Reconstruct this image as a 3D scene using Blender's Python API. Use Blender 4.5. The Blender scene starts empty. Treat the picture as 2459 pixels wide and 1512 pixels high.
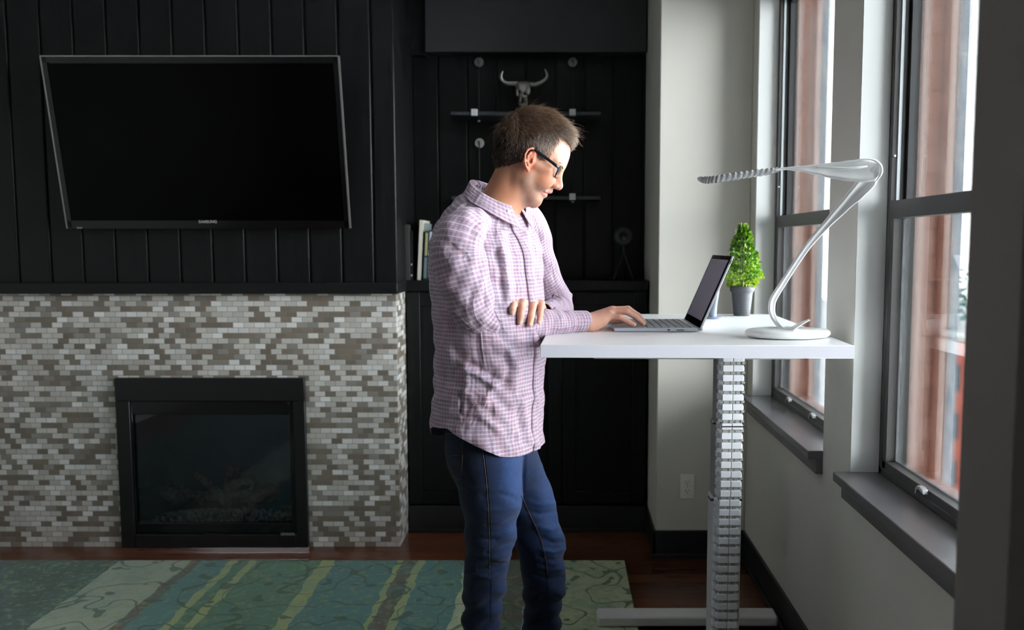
SKY=25.0; EXPO=0.0
import bpy, bmesh, math, random
import numpy as np
from mathutils import Vector, Matrix
PI=math.pi
random.seed(7)
COL=bpy.context.scene.collection
scene=bpy.context.scene

# ---------------------------------------------------------------- camera constants
FPX=2000.0; CX=1348.0; CY=756.0; CAMH=1.38; TILT=math.atan(168/2000.0)
_c,_s=math.cos(TILT),math.sin(TILT)
def at(px,py,Y):
    """world point seen at a pixel on the plane of depth Y (used to measure positions)"""
    a=(px-CX)/FPX; b=(CY-py)/FPX
    k=Y/(_c+b*_s)
    return Vector((a*k,Y,CAMH+(-_s+b*_c)*k))

# ---------------------------------------------------------------- mesh builder
class MB:
    def __init__(s): s.v=[]; s.f=[]; s.uv=None
    def add(s,vs,fs):
        o=len(s.v); s.v+= [tuple(p) for p in vs]; s.f+=[tuple(i+o for i in f) for f in fs]; return s
    def box(s,x0,x1,y0,y1,z0,z1):
        x0,x1=min(x0,x1),max(x0,x1); y0,y1=min(y0,y1),max(y0,y1); z0,z1=min(z0,z1),max(z0,z1)
        vs=[(x0,y0,z0),(x1,y0,z0),(x1,y1,z0),(x0,y1,z0),(x0,y0,z1),(x1,y0,z1),(x1,y1,z1),(x0,y1,z1)]
        return s.add(vs,[(0,3,2,1),(4,5,6,7),(0,1,5,4),(1,2,6,5),(2,3,7,6),(3,0,4,7)])
    def obox(s,c,ax,ay,az,hx,hy,hz):
        c=Vector(c);ax=Vector(ax).normalized()*hx;ay=Vector(ay).normalized()*hy;az=Vector(az).normalized()*hz
        vs=[c+ax*i+ay*j+az*k for k in(-1,1) for i,j in((-1,-1),(1,-1),(1,1),(-1,1))]
        return s.add(vs,[(0,3,2,1),(4,5,6,7),(0,1,5,4),(1,2,6,5),(2,3,7,6),(3,0,4,7)])
    def prism(s,poly,y0,y1,plane='xz'):
        n=len(poly)
        def P(a,b,c):
            return (a,c,b) if plane=='xz' else ((a,b,c) if plane=='xy' else (c,a,b))
        vs=[P(a,b,y0) for a,b in poly]+[P(a,b,y1) for a,b in poly]
        return s.add(vs,[tuple(range(n)),tuple(range(2*n-1,n-1,-1))]+[(i,i+n,(i+1)%n+n,(i+1)%n) for i in range(n)])
    def lathe(s,prof,c=(0,0,0),n=32,axis=(0,0,1)):
        c=Vector(c); A=Vector(axis).normalized()
        U=A.orthogonal().normalized(); W=A.cross(U)
        rings=[]
        for r,h in prof:
            rings.append([c+A*h+(U*math.cos(2*PI*i/n)+W*math.sin(2*PI*i/n))*r for i in range(n)])
        return s.loft(rings)
    def loft(s,rings,closed=True,caps=True):
        n=len(rings[0]); vs=[p for r in rings for p in r]; fs=[]
        for k in range(len(rings)-1):
            for i in range(n if closed else n-1):
                j=(i+1)%n
                fs.append((k*n+i,k*n+j,(k+1)*n+j,(k+1)*n+i))
        if caps and closed:
            fs.append(tuple(range(n-1,-1,-1))); fs.append(tuple((len(rings)-1)*n+i for i in range(n)))
        return s.add(vs,fs)
    def tube(s,pts,r,n=10,caps=True,flat=None):
        pts=[Vector(p) for p in pts]; m=len(pts)
        rr=r if hasattr(r,'__len__') else [r]*m
        T=[(pts[min(i+1,m-1)]-pts[max(i-1,0)]).normalized() for i in range(m)]
        U=T[0].orthogonal().normalized(); rings=[]
        for i in range(m):
            U=(U-T[i]*U.dot(T[i])).normalized(); W=T[i].cross(U)
            rings.append([pts[i]+(U*math.cos(2*PI*k/n)+W*math.sin(2*PI*k/n))*rr[i] for k in range(n)])
        return s.loft(rings,caps=caps)
def bez(pts,n=8):
    """Catmull-Rom through points"""
    P=[Vector(p) for p in pts]; out=[]
    for i in range(len(P)-1):
        p0=P[max(i-1,0)];p1=P[i];p2=P[i+1];p3=P[min(i+2,len(P)-1)]
        for k in range(n):
            t=k/n
            out.append(0.5*((2*p1)+(p2-p0)*t+(2*p0-5*p1+4*p2-p3)*t*t+(3*p1-p0-3*p2+p3)*t**3))
    out.append(P[-1].copy()); return out
def wloc(o):
    v=Vector((0,0,0))
    while o is not None: v=v+Vector(o.location); o=o.parent
    return v
def obj(name,mb,m,parent=None,bevel=0,smooth=False,seg=2,label=None):
    me=bpy.data.meshes.new(name)
    off=wloc(parent) if parent is not None else Vector((0,0,0))
    vs=[(p[0]-off.x,p[1]-off.y,p[2]-off.z) for p in mb.v]
    if parent is None and vs:
        # origin at the base centre
        xs=[p[0] for p in vs];ys=[p[1] for p in vs];zs=[p[2] for p in vs]
        base=Vector(((min(xs)+max(xs))/2,(min(ys)+max(ys))/2,min(zs)))
        vs=[(p[0]-base.x,p[1]-base.y,p[2]-base.z) for p in vs]
    me.from_pydata(vs,[],mb.f); me.update()
    bm=bmesh.new(); bm.from_mesh(me); bmesh.ops.recalc_face_normals(bm,faces=bm.faces); bm.to_mesh(me); bm.free()
    if m: me.materials.append(m)
    o=bpy.data.objects.new(name,me); COL.objects.link(o)
    if parent is None and vs: o.location=base
    if parent is not None: o.parent=parent
    if bevel:
        b=o.modifiers.new('bevel','BEVEL'); b.width=bevel; b.segments=seg; b.limit_method='ANGLE'; b.angle_limit=math.radians(40)
        smooth='auto' if not smooth else smooth
    if smooth:
        for p in me.polygons: p.use_smooth=True
        if smooth=='auto':
            try: me.set_sharp_from_angle(angle=math.radians(40))
            except Exception: pass
    if label: o['label']=label
    return o
def empty(name,loc,label=None,cat=None,group=None,kind=None):
    o=bpy.data.objects.new(name,None); COL.objects.link(o); o.location=loc; o.empty_display_size=.05
    tag(o,label,cat,group,kind); return o
def tag(o,label=None,cat=None,group=None,kind=None):
    if label:o['label']=label
    if cat:o['category']=cat
    if group:o['group']=group
    if kind:o['kind']=kind
    return o
def struct(name,mb,m,**k):
    o=obj(name,mb,m,**k); o['kind']='structure'; return o
def text_mesh(name,txt,size,loc,m,parent,rot,extrude=.0006,sx=1.0,bold=0):
    cu=bpy.data.curves.new(name,'FONT'); cu.body=txt; cu.size=size; cu.extrude=extrude; cu.align_x='CENTER'; cu.align_y='CENTER'; cu.offset=bold
    o=bpy.data.objects.new(name,cu)
    dg=bpy.context.evaluated_depsgraph_get()
    COL.objects.link(o); bpy.context.view_layer.update()
    me=bpy.data.meshes.new_from_object(o.evaluated_get(bpy.context.evaluated_depsgraph_get()))
    bpy.data.objects.remove(o); bpy.data.curves.remove(cu)
    R=Matrix.Rotation(rot[2],4,'Z')@Matrix.Rotation(rot[1],4,'Y')@Matrix.Rotation(rot[0],4,'X')
    off=wloc(parent) if parent is not None else Vector((0,0,0))
    me.transform(Matrix.Translation(Vector(loc)-off)@R@Matrix.Diagonal((sx,1,1,1)))
    me.materials.clear(); me.materials.append(m)
    o=bpy.data.objects.new(name,me); COL.objects.link(o); o.parent=parent
    return o

# ---------------------------------------------------------------- materials
class NT:
    def __init__(s,name):
        s.m=bpy.data.materials.new(name); s.m.use_nodes=True; s.t=s.m.node_tree; s.t.nodes.clear()
        s.out=s.t.nodes.new('ShaderNodeOutputMaterial'); s.b=s.t.nodes.new('ShaderNodeBsdfPrincipled')
        s.t.links.new(s.b.outputs[0],s.out.inputs[0])
    def n(s,typ,**k):
        nd=s.t.nodes.new(typ)
        for a,b in k.items(): setattr(nd,a,b)
        return nd
    def l(s,a,b): s.t.links.new(a,b)
    def put(s,sock,v):
        if hasattr(v,'is_output') or isinstance(v,bpy.types.NodeSocket): s.l(v,sock)
        else: sock.default_value=v
    def math(s,op,a,b=None,c=None,clamp=False):
        nd=s.n('ShaderNodeMath',operation=op); nd.use_clamp=clamp
        s.put(nd.inputs[0],a)
        if b is not None: s.put(nd.inputs[1],b)
        if c is not None: s.put(nd.inputs[2],c)
        return nd.outputs[0]
    def mix(s,f,a,b,blend='MIX'):
        nd=s.n('ShaderNodeMix',data_type='RGBA',blend_type=blend); 
        s.put(nd.inputs[0],f); s.put(nd.inputs[6],c4(a)); s.put(nd.inputs[7],c4(b)); return nd.outputs[2]
    def coord(s,which='Object'): return s.n('ShaderNodeTexCoord').outputs[which]
    def geo(s): return s.n('ShaderNodeNewGeometry').outputs['Position']
    def sep(s,v):
        nd=s.n('ShaderNodeSeparateXYZ'); s.l(v,nd.inputs[0]); return nd.outputs
    def comb(s,x,y,z=0.0):
        nd=s.n('ShaderNodeCombineXYZ')
        for i,v in enumerate((x,y,z)): s.put(nd.inputs[i],v)
        return nd.outputs[0]
    def noise(s,v,scale,detail=3,rough=.5,out=0,dist=0):
        nd=s.n('ShaderNodeTexNoise'); 
        if v is not None: s.l(v,nd.inputs['Vector'])
        nd.inputs['Scale'].default_value=scale; nd.inputs['Detail'].default_value=detail; nd.inputs['Roughness'].default_value=rough; nd.inputs['Distortion'].default_value=dist
        return nd.outputs[out]
    def mapping(s,v,sc=(1,1,1),rot=(0,0,0),loc=(0,0,0)):
        nd=s.n('ShaderNodeMapping'); s.l(v,nd.inputs[0]); nd.inputs['Scale'].default_value=sc; nd.inputs['Rotation'].default_value=rot; nd.inputs['Location'].default_value=loc
        return nd.outputs[0]
    def ramp(s,f,stops,interp='LINEAR'):
        nd=s.n('ShaderNodeValToRGB'); s.l(f,nd.inputs[0]); cr=nd.color_ramp; cr.interpolation=interp
        while len(cr.elements)<len(stops): cr.elements.new(.5)
        for e,(p,c) in zip(cr.elements,stops): e.position=p; e.color=c4(c)
        return nd.outputs[0]
    def white(s,v):
        nd=s.n('ShaderNodeTexWhiteNoise',noise_dimensions='3D'); s.l(v,nd.inputs[0]); return nd.outputs[0]
    def bump(s,h,strength=.3,dist=.002):
        nd=s.n('ShaderNodeBump'); s.l(h,nd.inputs['Height']); nd.inputs['Strength'].default_value=strength; nd.inputs['Distance'].default_value=dist
        s.l(nd.outputs[0],s.b.inputs['Normal'])
    def set(s,color=None,rough=None,metal=None,spec=None,coat=None,trans=None,ior=None,sheen=None,emis=None,estr=None,alpha=None,sss=None,sssr=None):
        I=s.b.inputs
        for key,v in (('Base Color',color),('Roughness',rough),('Metallic',metal),('Specular IOR Level',spec),('Coat Weight',coat),('Transmission Weight',trans),('IOR',ior),('Sheen Weight',sheen),('Emission Color',emis),('Emission Strength',estr),('Alpha',alpha),('Subsurface Weight',sss)):
            if v is not None:
                if key in('Base Color','Emission Color') and not isinstance(v,bpy.types.NodeSocket): v=c4(v)
                s.put(I[key],v)
        return s.m
def c4(c):
    if isinstance(c,bpy.types.NodeSocket): return c
    return tuple(c)+(1.0,) if len(c)==3 else tuple(c)
def plain(name,color,rough=.5,metal=0,nscale=0,namt=.06,bump=0,**k):
    t=NT(name)
    if nscale:
        nz=t.noise(t.coord(),nscale,4)
        f=t.math('MULTIPLY',t.math('SUBTRACT',nz,.5),namt*2)
        f=t.math('ADD',f,1.0)
        mx=t.n('ShaderNodeVectorMath',operation='SCALE'); mx.inputs[0].default_value=color; t.l(f,mx.inputs['Scale'])
        t.set(mx.outputs[0],rough,metal,**k)
        if bump: t.bump(nz,bump,.001)
    else: t.set(color,rough,metal,**k)
    return t.m
M={}
def dark_wood(name,base,axis='z',rough=.42):
    t=NT(name); p=t.geo()
    sc={'z':(22,22,1.1),'x':(1.1,22,22)}[axis]
    g=t.noise(t.mapping(p,sc),1.6,6,.62,dist=1.4)
    fine=t.noise(t.mapping(p,tuple(c*6 for c in sc)),2.2,3,.6)
    h=t.math('ADD',g,t.math('MULTIPLY',fine,.5))
    col=t.ramp(g,[(.3,tuple(c*.75 for c in base)),(.62,tuple(c*1.35 for c in base))])
    t.set(col,t.math('ADD',t.math('MULTIPLY',g,.2),rough-.1),spec=.30)
    t.bump(h,.35,.0012); return t.m
M['dwood']=dark_wood('black_stained_oak',(.0060,.0060,.0066))
M['dwoodx']=dark_wood('black_stained_oak_horizontal',(.0085,.0085,.0092),'x')
M['header']=plain('charcoal_header',(.03,.031,.034),.45,nscale=6)
M['wall']=plain('greige_paint',(.61,.595,.535),.75,nscale=300,namt=.01,bump=.03)
M['jamb']=plain('pale_grey_jamb_paint',(.74,.76,.74),.6)
M['ceil']=plain('ceiling_paint',(.7,.7,.69),.85)
M['unseen']=plain('mid_grey_wall_paint',(.36,.36,.35),.7)
M['black']=plain('black_metal_matte',(.008,.008,.009),.42,nscale=40)
M['blackgloss']=plain('gloss_black_plastic',(.004,.004,.005),.12)
M['frame']=plain('bronze_window_frame',(.062,.06,.058),.38,nscale=60)
M['framedk']=plain('dark_frame_seal',(.012,.013,.014),.5)
M['track']=plain('pale_window_track',(.80,.87,.90),.4)
M['alu']=plain('brushed_aluminium',(.5,.52,.53),.35,.8)
M['sill']=plain('charcoal_stone_sill',(.15,.142,.146),.24,nscale=350,namt=.1,spec=.6)
M['base']=plain('dark_baseboard_paint',(.022,.023,.025),.4)
M['white']=plain('white_laminate',(.86,.86,.86),.38,nscale=2,namt=.01)
M['edgeshade']=plain('shade_grey_desk_edge',(.66,.66,.72),.4)  # desk white greyed to paint in the shade of the front edge
M['cream']=plain('cream_plastic',(.84,.82,.74),.35)
M['slot']=plain('dark_slot',(.02,.02,.02),.6)
M['screwm']=plain('screw_metal',(.5,.5,.5),.3,1)
def mosaic():
    t=NT('stone_mosaic_tile'); s=t.sep(t.geo())
    u0=t.math('ADD',s[0],s[1]); TW=.0478; TH=.02405
    v=t.math('DIVIDE',s[2],TH); row=t.math('FLOOR',v)
    par=t.math('FLOORED_MODULO',row,2.0)
    u=t.math('ADD',t.math('DIVIDE',u0,TW),t.math('MULTIPLY',par,.5)); cell=t.math('FLOOR',u)
    id_=t.comb(cell,row,.37); w=t.white(id_); w2=t.white(t.comb(row,cell,5.1))
    # neighbours of one colour tend to cluster a little
    n=t.noise(t.comb(t.math('MULTIPLY',cell,.55),t.math('MULTIPLY',row,.45)),1.0,1)
    w=t.math('ADD',w,t.math('MULTIPLY',t.math('SUBTRACT',n,.5),.45))
    kind=t.ramp(w,[(0,(.23,.195,.155)),(.26,(.28,.25,.215)),(.36,(.32,.30,.27)),(.43,(.60,.575,.53)),(.68,(.67,.65,.605)),(.84,(.80,.79,.77))],'CONSTANT')
    sh=t.math('ADD',t.math('MULTIPLY',w2,.24),.88)
    nz=t.noise(t.geo(),160,3); sh=t.math('MULTIPLY',sh,t.math('ADD',t.math('MULTIPLY',nz,.24),.88))
    mx=t.n('ShaderNodeVectorMath',operation='SCALE'); t.l(kind,mx.inputs[0]); t.l(sh,mx.inputs['Scale'])
    fu=t.math('FRACT',u); fv=t.math('FRACT',v)
    du=t.math('MULTIPLY',t.math('MINIMUM',fu,t.math('SUBTRACT',1.0,fu)),TW)
    dv=t.math('MULTIPLY',t.math('MINIMUM',fv,t.math('SUBTRACT',1.0,fv)),TH)
    d=t.math('MINIMUM',du,dv)
    m=t.math('DIVIDE',t.math('SUBTRACT',d,.0006),.0007,clamp=True)
    t.set(t.mix(m,(.24,.22,.2),mx.outputs[0]),t.math('SUBTRACT',.62,t.math('MULTIPLY',m,.22)))
    t.bump(t.math('ADD',m,t.math('MULTIPLY',w2,.5)),.6,.0015)
    return t.m
M['mosaic']=mosaic()
def floor_mat():
    t=NT('cherry_stained_floorboards'); s=t.sep(t.geo())
    v=t.math('DIVIDE',s[1],.083); row=t.math('FLOOR',v)
    u=t.math('ADD',t.math('DIVIDE',s[0],1.15),t.math('MULTIPLY',t.white(t.comb(row,.5,.1)),3.0)); cell=t.math('FLOOR',u)
    w=t.white(t.comb(row,cell,.2))
    g=t.noise(t.mapping(t.geo(),(1.5,26,1)),2.0,5,.6,dist=.6)
    col=t.ramp(t.math('ADD',t.math('MULTIPLY',g,.7),t.math('MULTIPLY',w,.3)),[(.25,(.045,.013,.006)),(.5,(.10,.03,.013)),(.75,(.17,.06,.026))])
    fv=t.math('FRACT',v); fu=t.math('FRACT',u)
    d=t.math('MINIMUM',t.math('MULTIPLY',t.math('MINIMUM',fv,t.math('SUBTRACT',1.0,fv)),.083),t.math('MULTIPLY',t.math('MINIMUM',fu,t.math('SUBTRACT',1.0,fu)),1.15))
    m=t.math('DIVIDE',d,.0012,clamp=True)
    t.set(t.mix(m,(.012,.005,.003),col),t.math('ADD',.22,t.math('MULTIPLY',g,.15)),coat=.3)
    t.bump(m,.4,.001); return t.m
M['floor']=floor_mat()
def rug_mat():
    t=NT('green_patchwork_rug'); s=t.sep(t.geo()); P=t.geo()
    wob=t.math('MULTIPLY',t.math('SUBTRACT',t.noise(P,9,2),.5),.05)
    x=t.math('ADD',s[0],wob); 
    # slanted pale band at left
    f=t.math('DIVIDE',t.math('ADD',x,2.6),3.0)
    def p(X): return (X+2.6)/3.0
    dg=(.020,.062,.038); teal=(.060,.18,.165); pale=(.30,.35,.25); brown=(.10,.09,.06); yg=(.30,.36,.14); grn=(.07,.18,.10); sage=(.42,.48,.29)
    base=t.ramp(f,[(0,dg),(p(-1.93),pale),(p(-1.62),brown),(p(-1.57),teal),(p(-1.45),yg),(p(-1.41),grn),(p(-1.36),yg),(p(-1.33),grn),(p(-1.05),yg),(p(-.985),teal),(p(-.72),yg),(p(-.70),brown),(p(-.635),yg),(p(-.60),teal),(p(-.42),sage),(p(-.27),brown),(p(-.14),sage)],'CONSTANT')
    # blotchy over-dyed wear
    n1=t.noise(P,7,6,.7); n2=t.noise(P,38,3,.6)
    c=t.mix(t.math('MULTIPLY',t.math('GREATER_THAN',n2,.56),.45),base,(.23,.29,.12))
    c=t.mix(t.math('MULTIPLY',t.math('SUBTRACT',n1,.45,clamp=True),2.2,clamp=True),c,(.07,.22,.19))
    # vines and leaves: thin dark contour lines of a noise field
    n3=t.noise(P,5.5,1,.3); ln=t.math('LESS_THAN',t.math('ABSOLUTE',t.math('SUBTRACT',n3,.5)),.012)
    n4=t.noise(P,13,1,.4); lf=t.math('GREATER_THAN',n4,.665)
    k=t.math('MAXIMUM',ln,lf)
    c=t.mix(t.math('MULTIPLY',k,.75),c,(.03,.075,.04))
    sh=t.math('ADD',t.math('MULTIPLY',t.noise(P,420,2),.5),.75)
    mx=t.n('ShaderNodeVectorMath',operation='SCALE'); t.l(c,mx.inputs[0]); t.l(sh,mx.inputs['Scale'])
    t.set(mx.outputs[0],.95,sheen=.2); t.bump(t.noise(P,500,2),.5,.003); return t.m
M['rug']=rug_mat()
def brick_mat():
    t=NT('pink_brick'); s=t.sep(t.geo())
    v=t.math('DIVIDE',s[2],.075); row=t.math('FLOOR',v); par=t.math('FLOORED_MODULO',row,2.0)
    u=t.math('ADD',t.math('DIVIDE',t.math('ADD',s[0],s[1]),.21),t.math('MULTIPLY',par,.5))
    w=t.white(t.comb(t.math('FLOOR',u),row,.3))
    fv=t.math('FRACT',v); fu=t.math('FRACT',u)
    d=t.math('MINIMUM',t.math('MULTIPLY',t.math('MINIMUM',fv,t.math('SUBTRACT',1.0,fv)),.075),t.math('MULTIPLY',t.math('MINIMUM',fu,t.math('SUBTRACT',1.0,fu)),.21))
    m=t.math('DIVIDE',d,.006,clamp=True)
    col=t.mix(w,(.80,.50,.41),(.88,.60,.51))
    t.set(t.mix(t.math('MULTIPLY',m,.5),(.42,.25,.2),col),.85); t.bump(m,.3,.004); return t.m
M['brick']=brick_mat()
M['brickplain']=plain('smooth_pink_masonry',(.92,.68,.60),.85,nscale=30,namt=.12)
M['brickdark']=plain('shaded_red_masonry',(.30,.135,.10),.85,nscale=30,namt=.15)
def strip():
    t=NT('weathered_grey_timber'); P=t.geo()
    n=t.noise(t.mapping(P,(30,30,5)),2,5,.7,dist=1)
    t.set(t.ramp(n,[(.3,(.34,.42,.50)),(.5,(.60,.67,.73)),(.65,(.85,.89,.9))]),.8); return t.m
M['strip']=strip()
def glass(name,tint=(1,1,1),refl=1.0):
    m=bpy.data.materials.new(name); m.use_nodes=True; t=m.node_tree; t.nodes.clear()
    o=t.nodes.new('ShaderNodeOutputMaterial'); mx=t.nodes.new('ShaderNodeMixShader'); tr=t.nodes.new('ShaderNodeBsdfTransparent'); gl=t.nodes.new('ShaderNodeBsdfGlossy')
    fr=t.nodes.new('ShaderNodeFresnel'); fr.inputs[0].default_value=1.5
    mu=t.nodes.new('ShaderNodeMath'); mu.operation='MULTIPLY'; mu.inputs[1].default_value=refl*1.6; mu.use_clamp=True
    tr.inputs[0].default_value=c4(tint); gl.inputs['Roughness'].default_value=.01
    t.links.new(fr.outputs[0],mu.inputs[0]); t.links.new(mu.outputs[0],mx.inputs[0]); t.links.new(tr.outputs[0],mx.inputs[1]); t.links.new(gl.outputs[0],mx.inputs[2]); t.links.new(mx.outputs[0],o.inputs[0])
    return m
M['glass']=glass('window_glass',(.97,.985,.98),.6)
M['fireglass']=glass('smoked_fireplace_glass',(.80,.84,.90),.8)

# ================================================================= ROOM
RX=.812               # inner face of the right (window) wall
WF0,WF1=3.505,2.54    # far window opening
WN0,WN1=2.302,1.335   # near window opening
CEIL=2.78
YB=-2.6; XL=-3.3
f=MB().box(XL-.2,1.0,YB-.2,4.5,-.1,0); struct('floor',f,M['floor'])
f=MB().box(XL-.2,1.0,YB-.2,4.5,CEIL,CEIL+.1); struct('ceiling',f,M['ceil'])
f=MB().box(XL-.2,XL,YB,4.5,0,CEIL); struct('wall_left',f,M['unseen'])
f=MB().box(XL-.2,1.0,YB-.2,YB,0,CEIL); struct('wall_front',f,M['unseen'])
# right wall with openings
SZ=.744; WTOP=2.42
w=MB(); XO=.96
ops=[(WF0,WF1),(WN0,WN1),(-.25,-1.22)]  # last opening, behind the camera, is added for fill light
w.box(RX,XO,YB,4.5,0,SZ-.03).box(RX,XO,YB,4.5,WTOP,CEIL)
ys=[4.5]+[y for o in ops for y in o]+[YB]
for i in range(0,len(ys),2): w.box(RX,XO,ys[i+1],ys[i],SZ-.03,WTOP)
struct('wall_right',w,M['wall'])
# jamb liners (paler paint) at the openings seen
jm=MB()
for y in (WF0,WN0): jm.box(RX+.001,.892,y-.004,y+.0,SZ,WTOP)
struct('trim_1',jm,M['jamb'])
# back white wall piece (nearer than the alcove) with its return
w=MB().box(.4185,RX,3.60,4.5,0,CEIL); struct('wall_back',w,M['wall'],bevel=.004)
# bump-out of the wall close to the camera
w=MB().box(.585,RX,1.06,1.20,0,CEIL); struct('wall_near',w,plain('shade_darkened_wall_paint',(.20,.18,.17),.7))  # wall colour darkened to paint in its unlit camera side
# baseboards
b=MB().box(.4065,RX,3.588,3.60,0,.122).box(.4065,.4185,3.588,4.2,0,.122).box(.398,RX,3.578,3.588,0,.018); struct('baseboard_back',b,M['base'],bevel=.002)
b=MB().box(RX-.012,RX,1.2,3.588,0,.122).box(RX-.022,RX-.012,1.2,3.578,0,.018); struct('baseboard_right',b,M['base'],bevel=.002)
# chimney breast: tiled lower part, panelled upper part
c=MB().box(-2.0035,-1.157,3.72,4.5,.783,1.167).box(XL,-2.0035,3.72,4.5,0,1.167).box(-1.157,-.7405,3.72,4.5,0,1.167)
struct('wall_fireplace',c,M['mosaic'])
# panelling planks
pl=MB(); step=.14435; g=.0035
edges=[-.7319,-.8331,-.9754]+[-.9754-step*i for i in range(1,17)]
for a,b2 in zip(edges[1:],edges[:-1]):
    pl.box(a+g,b2-(g if b2!=-.7319 else 0),3.72,3.74,1.205,CEIL)
pl.box(XL,-.7345,3.7295,4.5,1.16,CEIL)
struct('wall_panelling',pl,M['dwood'],bevel=.006,seg=2)
mt=MB().box(XL,-.728,3.69,3.74,1.164,1.213); mt.box(-.74,-.728,3.74,3.93,1.164,1.213)
struct('trim_2',mt,M['dwoodx'],bevel=.003)
# alcove back boards, left side, header
al=MB(); x=-.7345+.124
al.box(-.7345,x-g,4.2,4.22,1.2,CEIL)
while x<.41:
    x2=min(x+.145,.4185); al.box(x+g,x2-g,4.2,4.22,1.2,CEIL); x=x2
al.box(-.74,.4185,4.206,4.3,0,CEIL).box(-.74,.4185,4.2,4.206,0,1.2)
struct('wall_alcove',al,M['dwood'],bevel=.003,seg=1)
h=MB().box(-.66,.415,4.12,4.2,2.309,CEIL); struct('trim_3',h,M['header'],bevel=.004)
h=MB().box(-.7345,-.66,4.14,4.2,2.30,CEIL); struct('trim_4',h,M['dwood'])

# ---- built-in cabinet under the alcove shelf
cab=empty('built_in_cabinet',(-.16,3.95,0),'black stained built-in cabinet filling the alcove behind the standing man','cabinet')
obj("cabinet_body",MB().box(-.7345,.4065,3.95,4.199,.001,1.165),M['dwood'],cab)
obj('countertop',MB().box(-.7345,.4065,3.915,4.198,1.166,1.2135),M['dwoodx'],cab,bevel=.002)
obj('plinth',MB().box(-.7345,.4065,3.925,3.949,0,.125).box(-.7345,.4065,3.915,3.925,0,.016),M['base'],cab,bevel=.002)
for a,b2 in ((-.7325,-.368),(-.364,.000),(.004,.402)):
    d=MB(); z0,z1=.135,1.158; r=.062
    d.box(a,a+r,3.93,3.949,z0,z1).box(b2-r,b2,3.93,3.949,z0,z1).box(a+r,b2-r,3.93,3.949,z1-r,z1).box(a+r,b2-r,3.93,3.949,z0,z0+r).box(a+r-.002,b2-r+.002,3.941,3.949,z0+r-.002,z1-r+.002)
    obj('door',d,M['dwood'],cab,bevel=.002)

# ---- fireplace insert
fx0,fx1,fz0,fz1=-2.008,-1.155,.003,.785
fp=empty('gas_fireplace',((fx0+fx1)/2,3.72,0),'black metal gas fireplace insert set in the mosaic tile wall','fireplace')
s=MB()
ix0,ix1,iz0,iz1=-1.915,-1.238,.085,.655
s.box(fx0,fx1,3.700,3.722,iz1+.025,fz1).box(fx0,ix0-.03,3.700,3.722,fz0,iz1+.025).box(ix1+.03,fx1,3.700,3.722,fz0,iz1+.025).box(ix0-.03,ix1+.03,3.700,3.722,fz0,iz0-.02)
obj('surround',s,M['black'],fp,bevel=.003)
d=MB(); gx0,gx1,gz0,gz1=-1.930,-1.2285,.116,.617
gx0,gx1=-1.938,-1.230
d=MB().box(ix0-.029,gx0+.0,3.708,3.735,iz0-.019,iz1+.024).box(gx1,ix1+.029,3.708,3.735,iz0-.019,iz1+.024).box(gx0,gx1,3.708,3.735,gz1,iz1+.024).box(gx0,gx1,3.708,3.735,iz0-.019,gz0)
obj('door_frame',d,M['blackgloss'],fp,bevel=.002)
obj('glass_pane',MB().box(gx0-.004,gx1+.004,3.722,3.726,gz0-.004,gz1+.004),M['fireglass'],fp)
M['firebox']=plain('firebox_reflection_blue',(.075,.115,.17),.5,nscale=5,namt=.3)  # blue in the base colour stands in for reflections
fb=MB().box(gx0-.05,gx1+.05,4.12,4.14,.05,.7).box(gx0-.05,gx0-.03,3.74,4.12,.05,.7).box(gx1+.03,gx1+.05,3.74,4.12,.05,.7).box(gx0-.05,gx1+.05,3.74,4.14,.03,.05).box(gx0-.05,gx1+.05,3.74,4.14,.7,.72)
obj('firebox',fb,M['firebox'],fp)
M['embers']=plain('pale_ember_rock',(.50,.48,.45),.9,nscale=50,namt=.4)
em=MB()
rnd=random.Random(3)
for i in range(650):
    x=rnd.uniform(gx0+.02,gx1-.02); y=rnd.uniform(3.75,4.0); r=rnd.uniform(.005,.011)
    z=.05+.075*math.exp(-((y-3.86)/.10)**2)*(.55+.45*math.sin((x-gx0)/(gx1-gx0)*PI))+rnd.uniform(0,.01)
    c=Vector((x,y,z)); q=Matrix.Rotation(rnd.uniform(0,6),3,'Z')@Matrix.Rotation(rnd.uniform(0,6),3,'X')
    vs=[c+q@Vector(v)*r*rnd.uniform(.7,1.2) for v in ((1,0,0),(-1,0,0),(0,1,0),(0,-1,0),(0,0,1),(0,0,-1))]
    em.add(vs,[(0,2,4),(2,1,4),(1,3,4),(3,0,4),(2,0,5),(1,2,5),(3,1,5),(0,3,5)])
o=obj('ember_bed',em,M['embers'],fp); o['kind']='stuff'
obj('burner_tray',MB().box(gx0+.01,gx1-.01,3.745,4.05,.05,.085),M['black'],fp)
def log_mat():
    t=NT('ceramic_log_bark'); P=t.geo(); n=t.noise(t.mapping(P,(1,1,1)),45,5,.7)
    t.set(t.ramp(n,[(.35,(.12,.085,.065)),(.55,(.28,.205,.155)),(.7,(.44,.36,.29))]),.9); t.bump(n,.8,.006); return t.m
M['log']=log_mat()
def log(p0,p1,r0,r1,bend=.0,seed=0,branch=None):
    rn=random.Random(seed); mb=MB(); p0=Vector(p0);p1=Vector(p1); n=14; rings=[]
    ax=(p1-p0).normalized(); U=ax.orthogonal().normalized(); W=ax.cross(U)
    for k in range(n+1):
        t=k/n; c=p0.lerp(p1,t)+Vector((0,0,math.sin(t*PI)*bend)); r=(r0+(r1-r0)*t)
        if k in(0,n): r*=.86
        rings.append([c+(U*math.cos(2*PI*i/14)+W*math.sin(2*PI*i/14))*r*(1+rn.uniform(-.10,.10)) for i in range(14)])
    mb.loft(rings)
    return mb
def lw(px,py,Y): return at(px,py,Y)
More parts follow.
